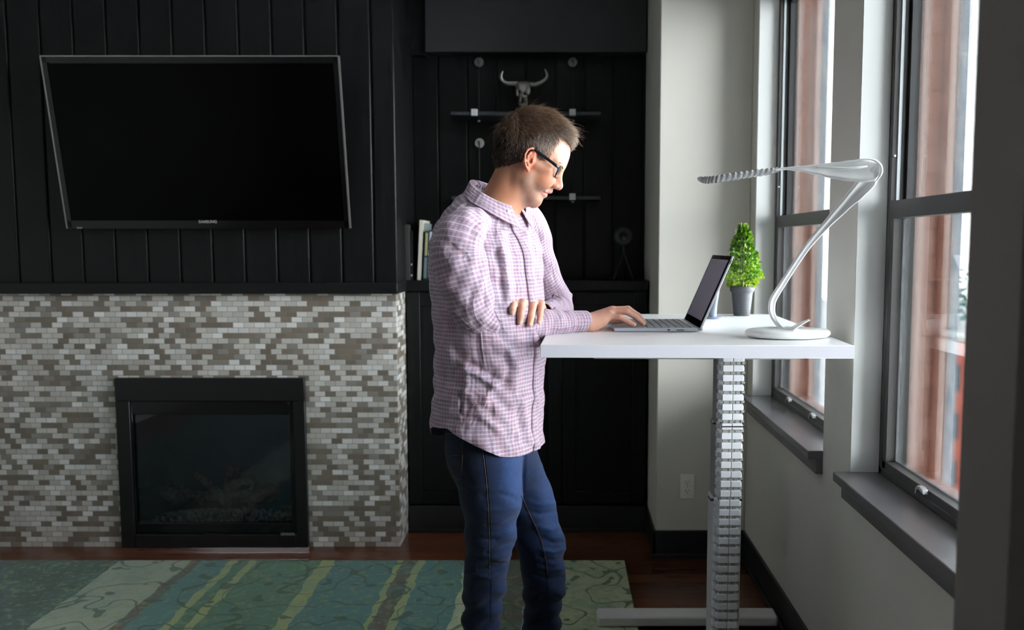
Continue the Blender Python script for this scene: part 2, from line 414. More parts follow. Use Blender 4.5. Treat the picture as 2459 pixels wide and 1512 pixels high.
logs=[((lw(468,1132,3.95)),(lw(548,1212,3.80)),.017,.023,.012),
      ((lw(400,1178,3.92)),(lw(432,1196,3.86)),.040,.033,0),
      ((lw(408,1165,3.95)),(lw(488,1205,3.86)),.012,.016,.018),
      ((lw(540,1168,3.98)),(lw(610,1155,4.0)),.022,.015,.004),
      ((lw(552,1180,4.0)),(lw(562,1118,4.04)),.032,.038,0),
      ((lw(596,1205,3.88)),(lw(668,1172,3.97)),.024,.036,.01),
      ((lw(420,1190,3.98)),(lw(660,1190,4.0)),.026,.03,.0),
      ((lw(600,1180,3.9)),(lw(618,1150,3.95)),.011,.008,.0)]
for i,(a,b2,r0,r1,bd) in enumerate(logs): obj('ceramic_log',log(a,b2,r0,r1,bd,i),M['log'],fp,smooth=True)
M['badge']=plain('badge_silver',(.6,.6,.62),.3,.6)
text_mesh('maker_badge','LENNOX',.0165,at(691,1282,3.698)+Vector((0,.0,0)),M['badge'],fp,(PI/2,0,0),bold=.0002,sx=.95)
obj('vent_slot',MB().box(-1.62,-1.55,3.6985,3.7005,.068,.0705),M['slot'],fp)

# ---- television
tb=at(501,548,3.655); 
x0,x1=-2.155,-.9225; yb,zb=3.655,1.4526; yt,zt=3.525,2.160
tv=empty('television',((x0+x1)/2,3.69,zb),'large black flat-screen television tilted forward on the panelled wall','television')
up=Vector((0,yt-yb,zt-zb)); hgt=up.length; up.normalize(); nrm=up.cross(Vector((1,0,0))).normalized(); nrm=nrm if nrm.y<0 else -nrm
cc=Vector(((x0+x1)/2,(yb+yt)/2,(zb+zt)/2)); hw=(x1-x0)/2; hh=hgt/2
obj('casing',MB().obox(cc-nrm*.022,(1,0,0),up,nrm,hw,hh,.018),M['blackgloss'],tv,bevel=.003)
M['tvscreen']=plain('tv_screen',(.001,.001,.0013),.10,spec=.08)
obj('screen',MB().obox(cc-nrm*.002,(1,0,0),up,nrm,hw-.022,hh-.03,.003),M['tvscreen'],tv)
bz=MB()
bz.obox(cc+up*(hh-.013),(1,0,0),up,nrm,hw-.004,.0135,.004).obox(cc-up*(hh-.017),(1,0,0),up,nrm,hw-.004,.0175,.004)
for sx in(-1,1): bz.obox(cc+Vector((sx*(hw-.011),0,0)),(1,0,0),up,nrm,.0115,hh-.004,.004)
obj('bezel',bz,M['blackgloss'],tv)
M['tvtrim']=plain('tv_metal_edge',(.30,.29,.27),.3,.7)
ed=MB().obox(cc+up*(hh-.001)-nrm*.004,(1,0,0),up,nrm,hw,.0025,.010)
for sx in(-1,1): ed.obox(cc+Vector((sx*(hw),0,0))-nrm*.004,(1,0,0),up,nrm,.0025,hh,.010)
obj('metal_edge',ed,M['tvtrim'],tv)
M['logo']=plain('tv_logo_grey',(.42,.42,.42),.4)
ang=math.atan2(yb-yt,zt-zb)
text_mesh('maker_logo','SAMSUNG',.0165,cc-up*(hh-.017-.0)+nrm*.0045+Vector((.0+ (at(500,531,3.65).x-cc.x),0,0))+up*.012,M['logo'],tv,(PI/2+ang,0,0),bold=.0003,sx=1.05)
obj('sensor_window',MB().obox(cc-up*(hh-.003)+Vector((-hw+.055,0,0))+nrm*.005,(1,0,0),up,nrm,.012,.003,.001),M['tvtrim'],tv)
obj('wall_bracket',MB().box(-1.75,-1.35,3.70,3.72,1.6,2.0).obox((-1.55,3.66,1.84),(1,0,0),(0,1,0),(0,0,1),.05,.05,.12),M['black'],tv)

# ================================================================= WINDOWS
def window(n,y0,y1,cat):
    """double-hung window between y0 (far) and y1 (near) in the right wall"""
    wd=empty('window_%d'%n,(.93,(y0+y1)/2,SZ),kind='structure')
    X0,X1=.893,.962; z0,z1=SZ,WTOP
    fr=MB().box(X0,X1,y0-.022,y0,z0,z1).box(X0,X1,y1,y1+.022,z0,z1).box(X0,X1,y1,y0,z1-.03,z1).box(X0,X1,y1,y0,z0-.03,z0+.018)
    obj('window_frame',fr,M['frame'],wd,bevel=.002)
    tr=MB()
    for y in (y0-.024,y1+.024): tr.box(.908,.917,y-.002,y+.002,1.50,z1-.03)
    obj('sash_track',tr,M['track'],wd)
    st=MB()
    for y in (y0-.0245,y1+.0245): st.box(.917,.9235,y-.0025,y+.0025,1.50,z1-.03)
    obj('seal',st,M['framedk'],wd)
    # lower sash (inner)
    lo=MB().box(.894,.920,y0-.046,y0-.022,z0+.018,1.5).box(.894,.920,y1+.022,y1+.046,z0+.018,1.5).box(.893,.922,y1+.022,y0-.022,1.452,1.499).box(.894,.920,y1+.022,y0-.022,z0+.006,z0+.040)
    obj('lower_sash',lo,M['frame'],wd,bevel=.0015)
    bd=MB().box(.9195,.926,y0-.052,y0-.040,z0+.04,1.452).box(.9195,.926,y1+.040,y1+.052,z0+.04,1.452).box(.9195,.926,y1+.046,y0-.046,z0+.036,z0+.044)
    obj('glazing_bead',bd,M['track'],wd)
    obj('pane',MB().box(.912,.915,y1+.04,y0-.04,z0+.03,1.46),M['glass'],wd)
    us=MB().box(.930,.955,y0-.036,y0-.020,1.47,z1-.03).box(.930,.955,y1+.020,y1+.036,1.47,z1-.03).box(.930,.955,y1+.02,y0-.02,1.46,1.492).box(.930,.955,y1+.02,y0-.02,z1-.06,z1-.03)
    obj('upper_sash',us,M['framedk'],wd,bevel=.0015)
    obj('pane',MB().box(.942,.945,y1+.03,y0-.03,1.48,z1-.05),M['glass'],wd)
    for q in (.30,.80):
        y=y0+(y1-y0)*q if q<.5 else y0+(y1-y0)*.62
        l=MB(); 
        prof=[(-.028,.0),(-.024,.010),(-.008,.0145),(.008,.013),(.018,.004),(.020,-.010),(.013,-.010),(.010,.002),(.0,.006),(-.02,.002)]
        l.prism([(y+a,z0+.030+b) for a,b in prof],.880,.894,'yz')
        obj('latch',l,M['alu'],wd,bevel=.001)
    sc=MB()
    for zz in (1.62,): sc.lathe([(.0,-.002),(.0045,-.002),(.004,.001),(0,.002)],(.900,y0-.0235,zz),10,(0,-1,0))
    obj('screw',sc,M['screwm'],wd)
    so=obj('window_sill',MB().box(.765,.893,y1,y0,SZ-.026,SZ),M['sill'],wd,bevel=.0025)
    obj('sill_apron',MB().box(.790,RX,y1,y0,.67,SZ-.026),M['sill'],wd,bevel=.0015)
    return wd
window(1,WF0,WF1,''); window(2,WN0,WN1,''); window(3,-.25,-1.22,'')  # the third one is out of view, put in to let fill light through

# exterior masonry around the openings (stepped brick jambs with a grey timber strip at the outer edge)
def pier(ya,yb_):
    """masonry between ya (near side) and yb_ (far side)"""
    ex=MB().box(.962,.986,ya,yb_,-3,5).box(.986,1.05,ya+.035,yb_,-3,5)
    return ex
ext=MB(); ext2=MB(); ext3=MB()
spans=[(WF0,6.0),(WN0,WF1),(-.25,WN1),(-4,-1.22)]
for a,b2 in spans:
    ext.box(.963,.985,a-.02,b2+.0,-3,5)
    ext2.box(.985,1.045,a+.02,b2-.02,-3,5)
    ext3.box(1.045,1.064,a-.015,b2+.0,-3,5)
under=MB().box(.963,1.06,-4,6,-3,SZ-.10).box(.963,1.06,-4,6,WTOP+.05,5)
struct('wall_exterior',ext,M['brickplain'])
struct('wall_exterior_recess',ext2,M['brick'])
struct('wall_exterior_edge',ext3,M['brickplain'])
struct('wall_exterior_band',under,M['brick'])
st=MB()
for a,b2 in spans: st.box(1.0645,1.090,a-.02,a+.0,-3,5)
struct('trim_5',st,M['strip'])
# outside sills
es=MB()
for a,b2 in ops: es.box(.962,1.06,b2-.02,a+.02,SZ-.10,SZ-.02)
struct('trim_6',es,M['brickplain'])

# the street far below and what stands across it
struct('ground',MB().box(2,140,-60,160,-9.2,-9),plain('pale_paving',(.9,.9,.9),.9,nscale=2))
bl=empty('brick_building',(14.5,23,-9),'distant red brick building seen through the near window','building')
obj('building_wall',MB().box(9.95,19,22,24.5,-9,-1.15),plain('red_brick_far',(.46,.13,.09),.9,nscale=3,namt=.2),bl)
obj('building_roof',MB().box(9.8,19.2,21.8,24.7,-1.15,-.9),plain('pale_parapet',(.55,.55,.52),.8),bl)
mw=plain('far_window_dark',(.05,.07,.09),.2)
for i in range(5):
    for j in range(3):
        obj('window',MB().box(10.2+i*1.2,10.6+i*1.2,21.93,22.0,-2.5-j*1.3,-1.8-j*1.3),mw,bl)
def blob_tree(cx,cy,cz,r,seed):
    rn=random.Random(seed); mb=MB()
    for i in range(900):
        d=Vector((rn.gauss(0,1),rn.gauss(0,1),rn.gauss(0,1))).normalized()*r*rn.uniform(.55,1.0); d.z*=1.1
        c=Vector((cx,cy,cz))+d; q=Matrix.Rotation(rn.uniform(0,6),3,'Z')@Matrix.Rotation(rn.uniform(0,6),3,'X'); s_=rn.uniform(.1,.22)
        mb.add([c+q@Vector(v)*s_ for v in((-1,-.5,0),(1,-.5,0),(1,.5,.2),(-1,.5,.2))],[(0,1,2,3)])
    return mb
tr=empty('leafy_tree',(21,40,-9),'blue-green tree rising behind the distant brick building','tree')
obj('foliage',blob_tree(21,40,-2.6,3.2,5),plain('far_leaves',(.08,.24,.2),.9),tr)
obj('trunk',MB().tube([(21,40,-9),(21.1,40,-6),(21,40,-3)],[.35,.28,.2]),plain('far_bark',(.1,.08,.06),.9),tr)

# ---- rug
rg=MB(); rn=random.Random(1)
rg.box(-2.9,.276,.6,3.535,.0005,.010)
rug=obj('area_rug',rg,M['rug'],bevel=.004); tag(rug,'green and teal patchwork area rug with vines on the wood floor','rug')
# ================================================================= DESK
DT=1.12                                  # desk surface height
desk=empty('standing_desk',(.36,2.6,0),'white height-adjustable standing desk by the windows','desk')
dr=math.radians(2.2)
def dk(u,v,z):                           # desk frame: u across (0 .815), v away from camera (0 .995)
    return Vector((-.0553+u*math.cos(dr)*1.0+v*math.sin(dr), 2.163-u*math.sin(dr)*.6+v*math.cos(dr), z))
def dprism(u0,u1,v0,v1,z0,z1,mb=None):
    mb=mb or MB()
    vs=[dk(u,v,z) for z in(z0,z1) for u,v in((u0,v0),(u1,v0),(u1,v1),(u0,v1))]
    return mb.add(vs,[(0,3,2,1),(4,5,6,7),(0,1,5,4),(1,2,6,5),(2,3,7,6),(3,0,4,7)])
obj('tabletop',dprism(0,.816,0,.985,DT-.034,DT),M['white'],desk,bevel=.0018)
obj('edge_shade_strip',dprism(.001,.815,-.0012,.0005,DT-.033,DT-.0012),M['edgeshade'],desk)  # thin added strip carrying the painted shade of the front edge
M['legwhite']=plain('white_powder_coat',(.62,.62,.60),.45)
M['leggrey']=plain('grey_powder_coat',(.30,.30,.29),.45)
obj('under_frame',dprism(.30,.60,.10,.90,DT-.062,DT-.034).__class__() .add(*(lambda m:(m.v,m.f))(dprism(.14,.70,.17,.23,DT-.060,DT-.034,dprism(.14,.70,.76,.82,DT-.060,DT-.034,dprism(.46,.52,.2,.8,DT-.060,DT-.034))))),M['leggrey'],desk,bevel=.002)
cxl=.474
for k,(yc,cxl) in enumerate(((2.368,.474),(2.93,.585))):
    obj('leg_inner_tube',MB().box(cxl-.033,cxl+.033,yc-.033,yc+.033,.86,DT-.034),M['leggrey'],desk,bevel=.004)
    obj('leg_middle_tube',MB().box(cxl-.0365,cxl+.0365,yc-.037,yc+.037,.64,.878),M['leggrey'],desk,bevel=.004)
    obj('leg_outer_tube',MB().box(cxl-.041,cxl+.041,yc-.042,yc+.042,.05,.657),M['legwhite'],desk,bevel=.004)
    obj('foot',MB().box(.13,.78,yc-.04,yc+.04,.011,.05),M['legwhite'],desk,bevel=.008)
cxl=.474
# glide collars with a hooked clip, seen as dark marks at each joint
M['darkclip']=plain('black_cable_clip',(.01,.01,.012),.4)
for z,xl in ((.878,cxl-.046),(.657,cxl-.05)):
    cl=MB().box(xl,cxl+.04,2.316,2.326,z-.002,z+.002)
    if z>.7: cl.box(.446,.508,2.276,2.279,z-.0015,z+.0015)
    cl.tube([(xl+.002,2.321,z),(xl-.006,2.319,z+.010)],.002,6)
    obj('clip',cl,M['darkclip'],desk)
# spine-like cable chain hanging in front of the front leg
chn=empty('cable_chain',(.475,2.29,.01)); chn.parent=desk; chn.location=Vector((.475,2.29,.02))-Vector(desk.location)
M['link']=plain('pale_plastic_chain_link',(.78,.80,.84),.32)
M['linkin']=plain('chain_inner_grey',(.35,.34,.32),.5)
lk=None; pitch=.0272; nl=38
def link_mb():
    mb=MB()
    for s in(-1,1):
        mb.box(s*.0008,s*.0285,-.012,.0,-.0088,.0088)
        # side wing reaching back toward the column
        mb.box(s*.0285,s*.0310,-.010,.010,-.0085,.0045)
    mb.box(-.030,-.0385,.000,.022,-.0085,.0075)
    return mb
lm=link_mb()
for i in range(nl):
    z=DT-.052-i*pitch
    dx=-.0035*(i/nl)*1.6 - (.002 if i>14 else 0)
    if lk is None:
        me=bpy.data.meshes.new('link'); me.from_pydata(lm.v,[],lm.f); me.materials.append(M['link'])
        lk=bpy.data.objects.new('link',me); COL.objects.link(lk); lk.parent=chn
        bv=lk.modifiers.new('bevel','BEVEL'); bv.width=.0012; bv.segments=2
        o=lk
    else:
        o=lk.copy(); COL.objects.link(o); o.parent=chn
    o.location=(dx,0,z-.02)
jn=MB()
for i in range(nl):
    z=DT-.052-i*pitch-pitch/2; dx=-.0035*(i/nl)*1.6- (.002 if i>14 else 0)+.475
    for a,b2 in((-.024,-.012),(-.006,.004),(.010,.020)): jn.box(dx+a,dx+b2,2.283,2.292,z-.006,z+.006)
    jn.box(dx+.026,dx+.0345,2.286,2.30,z-.003,z+.003)
obj('joint_core',jn,M['linkin'],chn)
o=obj('chain_mount',MB().box(.445,.506,2.278,2.335,DT-.0355,DT-.034),M['leggrey'],desk)

# ================================================================= LAPTOP
lap=empty('laptop',(.29,2.64,DT),'open silver laptop with a black-bezelled screen on the white desk','laptop')
M['silver']=plain('silver_magnesium',(.50,.54,.60),.35,.35)
M['silverl']=plain('silver_lid',(.62,.65,.70),.33,.3)
bx0,bx1,by0,by1=.158,.408,2.484,2.792
obj('base',MB().box(bx0,bx1,by0,by1,DT+.0015,DT+.0125),M['silver'],lap,bevel=.002)
M['key']=plain('light_grey_keycap',(.42,.45,.50),.5)
M['keygap']=plain('key_gap',(.03,.035,.045),.6)
kb=MB()
rows=6
for r in range(rows):
    xa=.262+r*.0215
    for c in range(14):
        ya=by0+.017+c*.0196
        kb.box(xa,xa+.0178,ya,ya+.0172,DT+.0125,DT+.0142)
obj('keyboard_well',MB().box(.2585,.3925,by0+.014,by1-.014,DT+.0122,DT+.0128),M['keygap'],lap)
obj('keys',kb,M['key'],lap)
obj('touchpad',MB().box(.170,.238,2.585,2.69,DT+.0122,DT+.0128),M['key'],lap)
pt=MB().box(.318,.326,by0-.0006,by0+.002,DT+.0045,DT+.0085).box(.345,.368,by0-.0006,by0+.002,DT+.005,DT+.0075)
obj('port',pt,M['slot'],lap)
# hinge: ribbed fulcrum between base and lid
hg=MB()
for i in range(5): hg.box(.404+i*.0042,.4075+i*.0042,by0+.004,by1-.004,DT+.0035,DT+.0125)
obj('hinge',hg,M['silver'],lap,bevel=.001)
p0=Vector((.413,0,DT+.011)); p1=Vector((.5065,0,1.3485)); d=(p1-p0); Lh=d.length; d.normalize(); nn=Vector((d.z,0,-d.x))   # nn points away from the user
yc=(by0+by1)/2; hy=(by1-by0)/2
c=(p0+p1)/2+Vector((0,yc,0))
obj('lid',MB().obox(c+nn*.0052,(0,1,0),d,nn,hy,Lh/2,.0032),M['silverl'],lap,bevel=.0018)
obj('screen_bezel',MB().obox(c+nn*.0012,(0,1,0),d,nn,hy-.0015,Lh/2-.0015,.0012),M['blackgloss'],lap)
M['lcd']=plain('display_reflection_grey',(.34,.34,.41),.4)  # grey painted in for the room's reflection on the switched-off screen
obj('display',MB().obox(c-nn*.0001+d*.004,(0,1,0),d,nn,hy-.017,Lh/2-.019,.0006),M['lcd'],lap)
obj('power_button',MB().obox(p1+Vector((0,by0-.0005,0))+nn*.005-d*.02,(0,1,0),d,nn,.001,.006,.0015),M['slot'],lap)
lc=MB().lathe([(0,0),(.0026,0),(.0026,.001),(0,.001)],p1+Vector((0,yc,0))-d*.010-nn*.0002,12,-nn)
obj('camera_lens',lc,M['slot'],lap)

# small stand behind the laptop
sd=MB(); ctr=at(1712,764,2.95); ctr=Vector((.541,2.95,DT))
M['bluegrey']=plain('blue_grey_satin',(.26,.31,.38),.35)
stn=empty('phone_stand',ctr,'small blue-grey stand with a round foot behind the laptop','stand')
obj('foot',MB().lathe([(0,0),(.034,0),(.0345,.003),(.032,.006),(.012,.0085),(0,.009)],ctr,40),M['bluegrey'],stn,smooth='auto')
stp=[(-.004,.008,.0150),(-.002,.025,.0128),(.003,.05,.0095),(.008,.075,.008),(.012,.098,.0075)]
obj('column',MB().tube([ctr+Vector((a,0,h)) for a,h,r in stp],[r for a,h,r in stp],18),M['bluegrey'],stn,smooth='auto')
obj('cradle',MB().obox(ctr+Vector((.012,0,.105)),(0,1,0),(.35,0,1),(1,0,-.35),.026,.016,.003),M['bluegrey'],stn,bevel=.002)

# ================================================================= PLANT
pc=Vector((.668,3.075,DT))
pl=empty('potted_boxwood',pc,'small cone-shaped boxwood plant in a dark grey pot on the desk','plant')
M['pot']=plain('dark_grey_ribbed_pot',(.062,.065,.075),.55,nscale=120,namt=.12,bump=.1)
prof=[(0,0),(.029,0),(.030,.002)]
for i in range(1,26):
    t=i/26; r=.0300+(.0385-.0300)*t
    prof.append((r+.00035*math.sin(i*1.9),.002+t*.082))
prof+=[(.0395,.086),(.0445,.092),(.0452,.106),(.0435,.111),(.0405,.111),(.0395,.100),(0,.098)]
obj('pot',MB().lathe(prof,pc,48),M['pot'],pl,smooth='auto')
obj('soil',MB().lathe([(0,.099),(.0395,.099),(.03,.104),(0,.106)],pc,24),plain('dark_soil',(.03,.022,.015),.95,nscale=200,namt=.5),pl)
obj('stem',MB().tube([pc+Vector((0,0,.10)),pc+Vector((.002,0,.2)),pc+Vector((0,0,.31))],[.004,.003,.0015],8),plain('brown_stem',(.09,.06,.03),.8),pl)
def leafmat():
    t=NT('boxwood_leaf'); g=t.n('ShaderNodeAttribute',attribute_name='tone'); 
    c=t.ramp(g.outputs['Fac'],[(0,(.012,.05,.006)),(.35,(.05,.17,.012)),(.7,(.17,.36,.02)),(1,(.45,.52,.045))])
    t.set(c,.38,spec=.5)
    tr=t.n('ShaderNodeBsdfTranslucent'); t.l(c,tr.inputs[0]); mx=t.n('ShaderNodeMixShader'); mx.inputs[0].default_value=.25
    t.l(t.b.outputs[0],mx.inputs[1]); t.l(tr.outputs[0],mx.inputs[2]); t.l(mx.outputs[0],t.out.inputs[0]); return t.m
M['leaf']=leafmat(); M['twigwhite']=plain('pale_new_tip',(.75,.78,.7),.5)
rn=random.Random(11); lv=MB(); tone=[]
def leaf(mb,c,dirv,size,tn):
    d=dirv.normalized(); s=d.cross(Vector((rn.uniform(-1,1),rn.uniform(-1,1),rn.uniform(-.3,1)))).normalized(); n=d.cross(s)
    L=size; W=size*.42
    pts=[c,c+d*L*.3+s*W*.75+n*.0006,c+d*L*.65+s*W*.8+n*.001,c+d*L+n*-.0008,c+d*L*.65-s*W*.8+n*.001,c+d*L*.3-s*W*.75+n*.0006,c+d*L*.5-n*.0009]
    mb.add(pts,[(0,1,6),(1,2,6),(2,3,6),(3,4,6),(4,5,6),(5,0,6)]); tone.extend([tn]*7)
def coneR(h):            # h 0..1 from pot rim to tip
    if h<.16: return .046+(.0635-.046)*(h/.16)
    return .0635*(1-((h-.16)/.84))**.80+.005
for i in range(1500):
    h=rn.random()**1.15; ph=rn.uniform(0,2*PI); R=coneR(h)*(1+.13*math.sin(ph*3+h*17)+.08*math.sin(ph*7-h*29))
    rr=R*math.sqrt(rn.uniform(.30,1))
    c=pc+Vector((math.cos(ph)*rr,math.sin(ph)*rr,.106+h*.222))
    out=Vector((math.cos(ph),math.sin(ph),rn.uniform(.1,1.3)))+Vector((rn.gauss(0,.45),rn.gauss(0,.45),rn.gauss(0,.35)))
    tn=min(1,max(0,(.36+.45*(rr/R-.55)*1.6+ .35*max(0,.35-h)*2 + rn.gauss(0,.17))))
    leaf(lv,c,out,rn.uniform(.011,.018),tn)
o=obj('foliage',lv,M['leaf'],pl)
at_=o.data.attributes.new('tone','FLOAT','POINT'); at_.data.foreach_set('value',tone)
for (px,py,l,dx) in ((1768,556,.010,-.5),(1752,606,.009,-.6),(1780,541,.012,.05)):
    a=at(px,py,3.06); obj('pale_tip',MB().tube([a-Vector((dx*-.004,0,.012)),a,a+Vector((dx*l*.6,0,l))],[.0008,.0014,.0004],6),M['twigwhite'],pl)

# ================================================================= DESK LAMP
M['lampw']=plain('white_moulded_plastic',(.94,.955,.95),.28,spec=.5)
def clearpl():
    t=NT('clear_scalloped_plastic'); t.set((.9,.92,.95),.10,trans=.75,ior=1.4); return t.m
M['lampc']=clearpl()
lb=Vector((.6375,2.335,DT))
lamp=empty('desk_lamp',lb,'white curved sculptural desk lamp on the right end of the desk','lamp')
rings=[]
for k,(r,h) in enumerate([(.0,.0015),(.80,.0015),(.93,.004),(.99,.010),(1.0,.015),(.985,.0195),(.93,.0235),(.78,.0255),(.5,.027),(.0,.0275)]):
    rings.append([lb+Vector((math.cos(2*PI*i/56)*.1195*max(r,.001)+(.0 if h<.02 else (h-.02)*.4),math.sin(2*PI*i/56)*.078*max(r,.001),h)) for i in range(56)])
obj('base',MB().loft(rings),M['lampw'],lamp,smooth=True)
# ribbon-like arm: (px,py,Y, half thickness in view, half depth)
def lampath(L,n=7):
    P=[at(a,b,Y) for a,b,Y,_,_ in L]; C=bez(P,n)
    out=[]
    for i in range(len(C)):
        t=i/n; k=min(int(t),len(L)-2); f=t-k
        f2=f*f*(3-2*f)
        out.append((C[i],L[k][3]*(1-f2)+L[k+1][3]*f2,L[k][4]*(1-f2)+L[k+1][4]*f2))
    return out
def ribbon(L,n=7,m=20,flat=1.0,dish=0,power=1.0):
    R=lampath(L,n); rings=[]
    for i,(c,hw,hd) in enumerate(R):
        T=(R[min(i+1,len(R)-1)][0]-R[max(i-1,0)][0]).normalized()
        V=Vector((0,1,0)); V=(V-T*V.dot(T)).normalized(); N=T.cross(V)
        ring=[]
        for k in range(m):
            a=2*PI*k/m; ca,sa=math.cos(a),math.sin(a)
            x=abs(ca)**power*(1 if ca>=0 else -1); y=abs(sa)**power*(1 if sa>=0 else -1)
            yy=y*hd
            if dish and sa<0: yy=y*hd*(1-dish*(1-min(1,abs(ca)*1.25)**2)*2.0*min(1,hw/.02))
            ring.append(c+N*(x*hw)+V*yy)
        rings.append(ring)
    return MB().loft(rings)
stem=[(1944,767,2.27,.0020,.010),(1925,776,2.275,.0035,.012),(1900,790,2.30,.0045,.016),(1882,789,2.32,.0055,.018),(1866,776,2.345,.0065,.017),(1856,757,2.355,.0085,.015),(1853,738,2.355,.0098,.013),(1858,716,2.345,.0098,.012),(1880,680,2.33,.0090,.012),(1908,636,2.30,.0088,.012),(1940,590,2.27,.0092,.012),(1978,546,2.24,.0105,.013),(2026,495,2.20,.0150,.014),(2058,462,2.17,.0205,.014),(2082,436,2.15,.0230,.013),(2100,414,2.135,.0150,.012),(2106,398,2.13,.007,.010)]
obj('stem',ribbon(stem,dish=.5),M['lampw'],lamp,smooth=True)
neck=[(2119,410,2.118,.003,.006),(2112,409,2.12,.018,.011),(2100,409,2.125,.0270,.013),(2075,409,2.13,.0300,.014),(2040,410,2.14,.0262,.014),(2000,409,2.155,.0205,.014),(1960,407,2.17,.0130,.014),(1920,405,2.185,.0068,.015),(1885,405,2.20,.0035,.017),(1860,408,2.21,.0028,.020)]
obj('neck',ribbon(neck,dish=.62),M['lampw'],lamp,smooth=True)
rl=[(2082,399,2.112,.0022,.004),(2060,402,2.114,.0030,.004),(2030,404,2.122,.0032,.004),(1995,403,2.136,.0028,.004),(1960,402,2.153,.0016,.003)]
obj('spine_ridge',ribbon(rl),M['lampw'],lamp,smooth=True)
rim=[(2062,384,2.118,.0012,.002),(2085,382,2.112,.0022,.003),(2103,386,2.108,.0028,.003),(2115,398,2.106,.0032,.003),(2117,413,2.106,.0030,.003),(2110,427,2.108,.0022,.003),(2100,438,2.112,.0012,.002)]
obj('rim',ribbon(rim),M['lampw'],lamp,smooth=True)
# head: thin translucent leaf with scalloped edge
hd=[]; hp=[(1870,407,2.21,.0024,.018),(1840,414,2.215,.0030,.028),(1800,420,2.22,.0036,.036),(1760,426,2.225,.0040,.040),(1720,432,2.23,.0038,.038),(1695,434,2.235,.0034,.030),(1682,430,2.237,.0030,.018),(1676,426,2.237,.0016,.008)]
R=lampath(hp,14); rings=[]
m=28
for i,(c,hw,hdp) in enumerate(R):
    T=(R[min(i+1,len(R)-1)][0]-R[max(i-1,0)][0]).normalized(); V=Vector((0,1,0)); N=T.cross(V).normalized()
    sc=1+.10*math.sin(i*1.35); up_=.0016*(1+math.sin(i*1.35)); hw=hw*(1+.28*math.sin(i*1.35+1))
    ring=[]
    for k in range(m):
        a=2*PI*k/m; e=abs(math.cos(a))**2
        ring.append(c+V*(math.cos(a)*hdp*sc)+N*(-math.sin(a)*hw)+Vector((0,0,1))*((e*up_*.9)+ (.012*abs(math.cos(a))**2*min(1,hdp/.03)-.004)*(1 if True else 0)))
    rings.append(ring)
obj('lamp_head',MB().loft(rings),M['lampc'],lamp,smooth=True)

# ================================================================= WALL OUTLET
oc=at(1650,1167,3.6); ot=empty('wall_outlet',(oc.x,3.6,oc.z-.056),'cream duplex electrical outlet low on the greige wall beside the cabinet','outlet')
hw_,hh_=.0318,.0550
obj('cover_plate',MB().box(oc.x-hw_,oc.x+hw_,3.594,3.600,oc.z-hh_,oc.z+hh_),M['cream'],ot,bevel=.002)
for s in(-1,1):
    zc=oc.z+s*.0195
    pr=[(oc.x+.0165*max(-.93,min(.93,math.cos(a)*1.15)),zc+.0140*math.sin(a)) for a in [2*PI*i/24 for i in range(24)]]
    r=obj('receptacle',MB().prism(pr,3.5925,3.5945),M['cream'],ot,bevel=.0006)
    sl=MB().box(oc.x-.0075,oc.x-.0055,3.5920,3.5926,zc-.001,zc+.007).box(oc.x+.0055,oc.x+.0075,3.5920,3.5926,zc,zc+.007).lathe([(0,0),(.0025,0),(.0025,.0006),(0,.0006)],(oc.x,3.5920,zc-.007),10,(0,1,0))
    obj('slot',sl,M['slot'],r)
obj('screw',MB().lathe([(0,0),(.003,0),(.003,.001),(0,.001)],(oc.x,3.5930,oc.z),12,(0,1,0)),M['screwm'],ot)

# ================================================================= ALCOVE SHELVES AND WHAT STANDS THERE
M['shelfm']=plain('charcoal_shelf_board',(.028,.030,.034),.45,nscale=10)
M['clipw']=plain('brushed_silver_clip',(.55,.57,.58),.4,.2)
M['disc']=plain('silver_disc',(.20,.205,.21),.4,.3)
M['discw']=plain('pale_disc',(.50,.50,.46),.45)
def shelf(zt,label):
    sh=empty('wall_shelf',(-.17,4.19,zt-.016),label,'shelf','shelves in the alcove')
    obj('shelf_board',MB().box(-.524,.186,4.0,4.198,zt-.016,zt),M['shelfm'],sh,bevel=.0015)
    for x in(-.411,.053):
        obj('clip',MB().box(x-.0145,x+.0145,3.992,4.016,zt-.019,zt+.012),M['clipw'],sh,bevel=.0015)
        zd=2.2766 if zt>1.8 else 1.884
        dc=MB().lathe([(0,0),(.023,0),(.024,.003),(.022,.010),(.014,.012),(0,.012)],(x+.004,4.1995,zd),32,(0,-1,0))
        d_=obj('mount_disc',dc,M['disc'] if zt>1.8 else M['discw'],sh,smooth='auto')
        hk=MB().tube(bez([(x+.004,4.185,zd+.009),(x-.0005,4.184,zd+.004),(x+.006,4.184,zd-.001),(x+.004,4.185,zd-.010)],4),.0022,8)
        obj('hook',hk,M['slot'],d_)
        obj('support_rod',MB().tube([(x+.004,4.186,zd-.008),(x+.004,4.186,zt+.0)],.0014,8),M['shelfm'],sh)
        obj('bolt',MB().lathe([(0,0),(.007,0),(.006,-.006),(0,-.006)],(x+.004,4.17,zt-.016),12),M['clipw'],sh)
    return sh
s1=shelf(2.007,'upper charcoal alcove shelf holding the silver longhorn skull')
s2=shelf(1.612,'lower empty charcoal alcove shelf beside the man\'s chin')
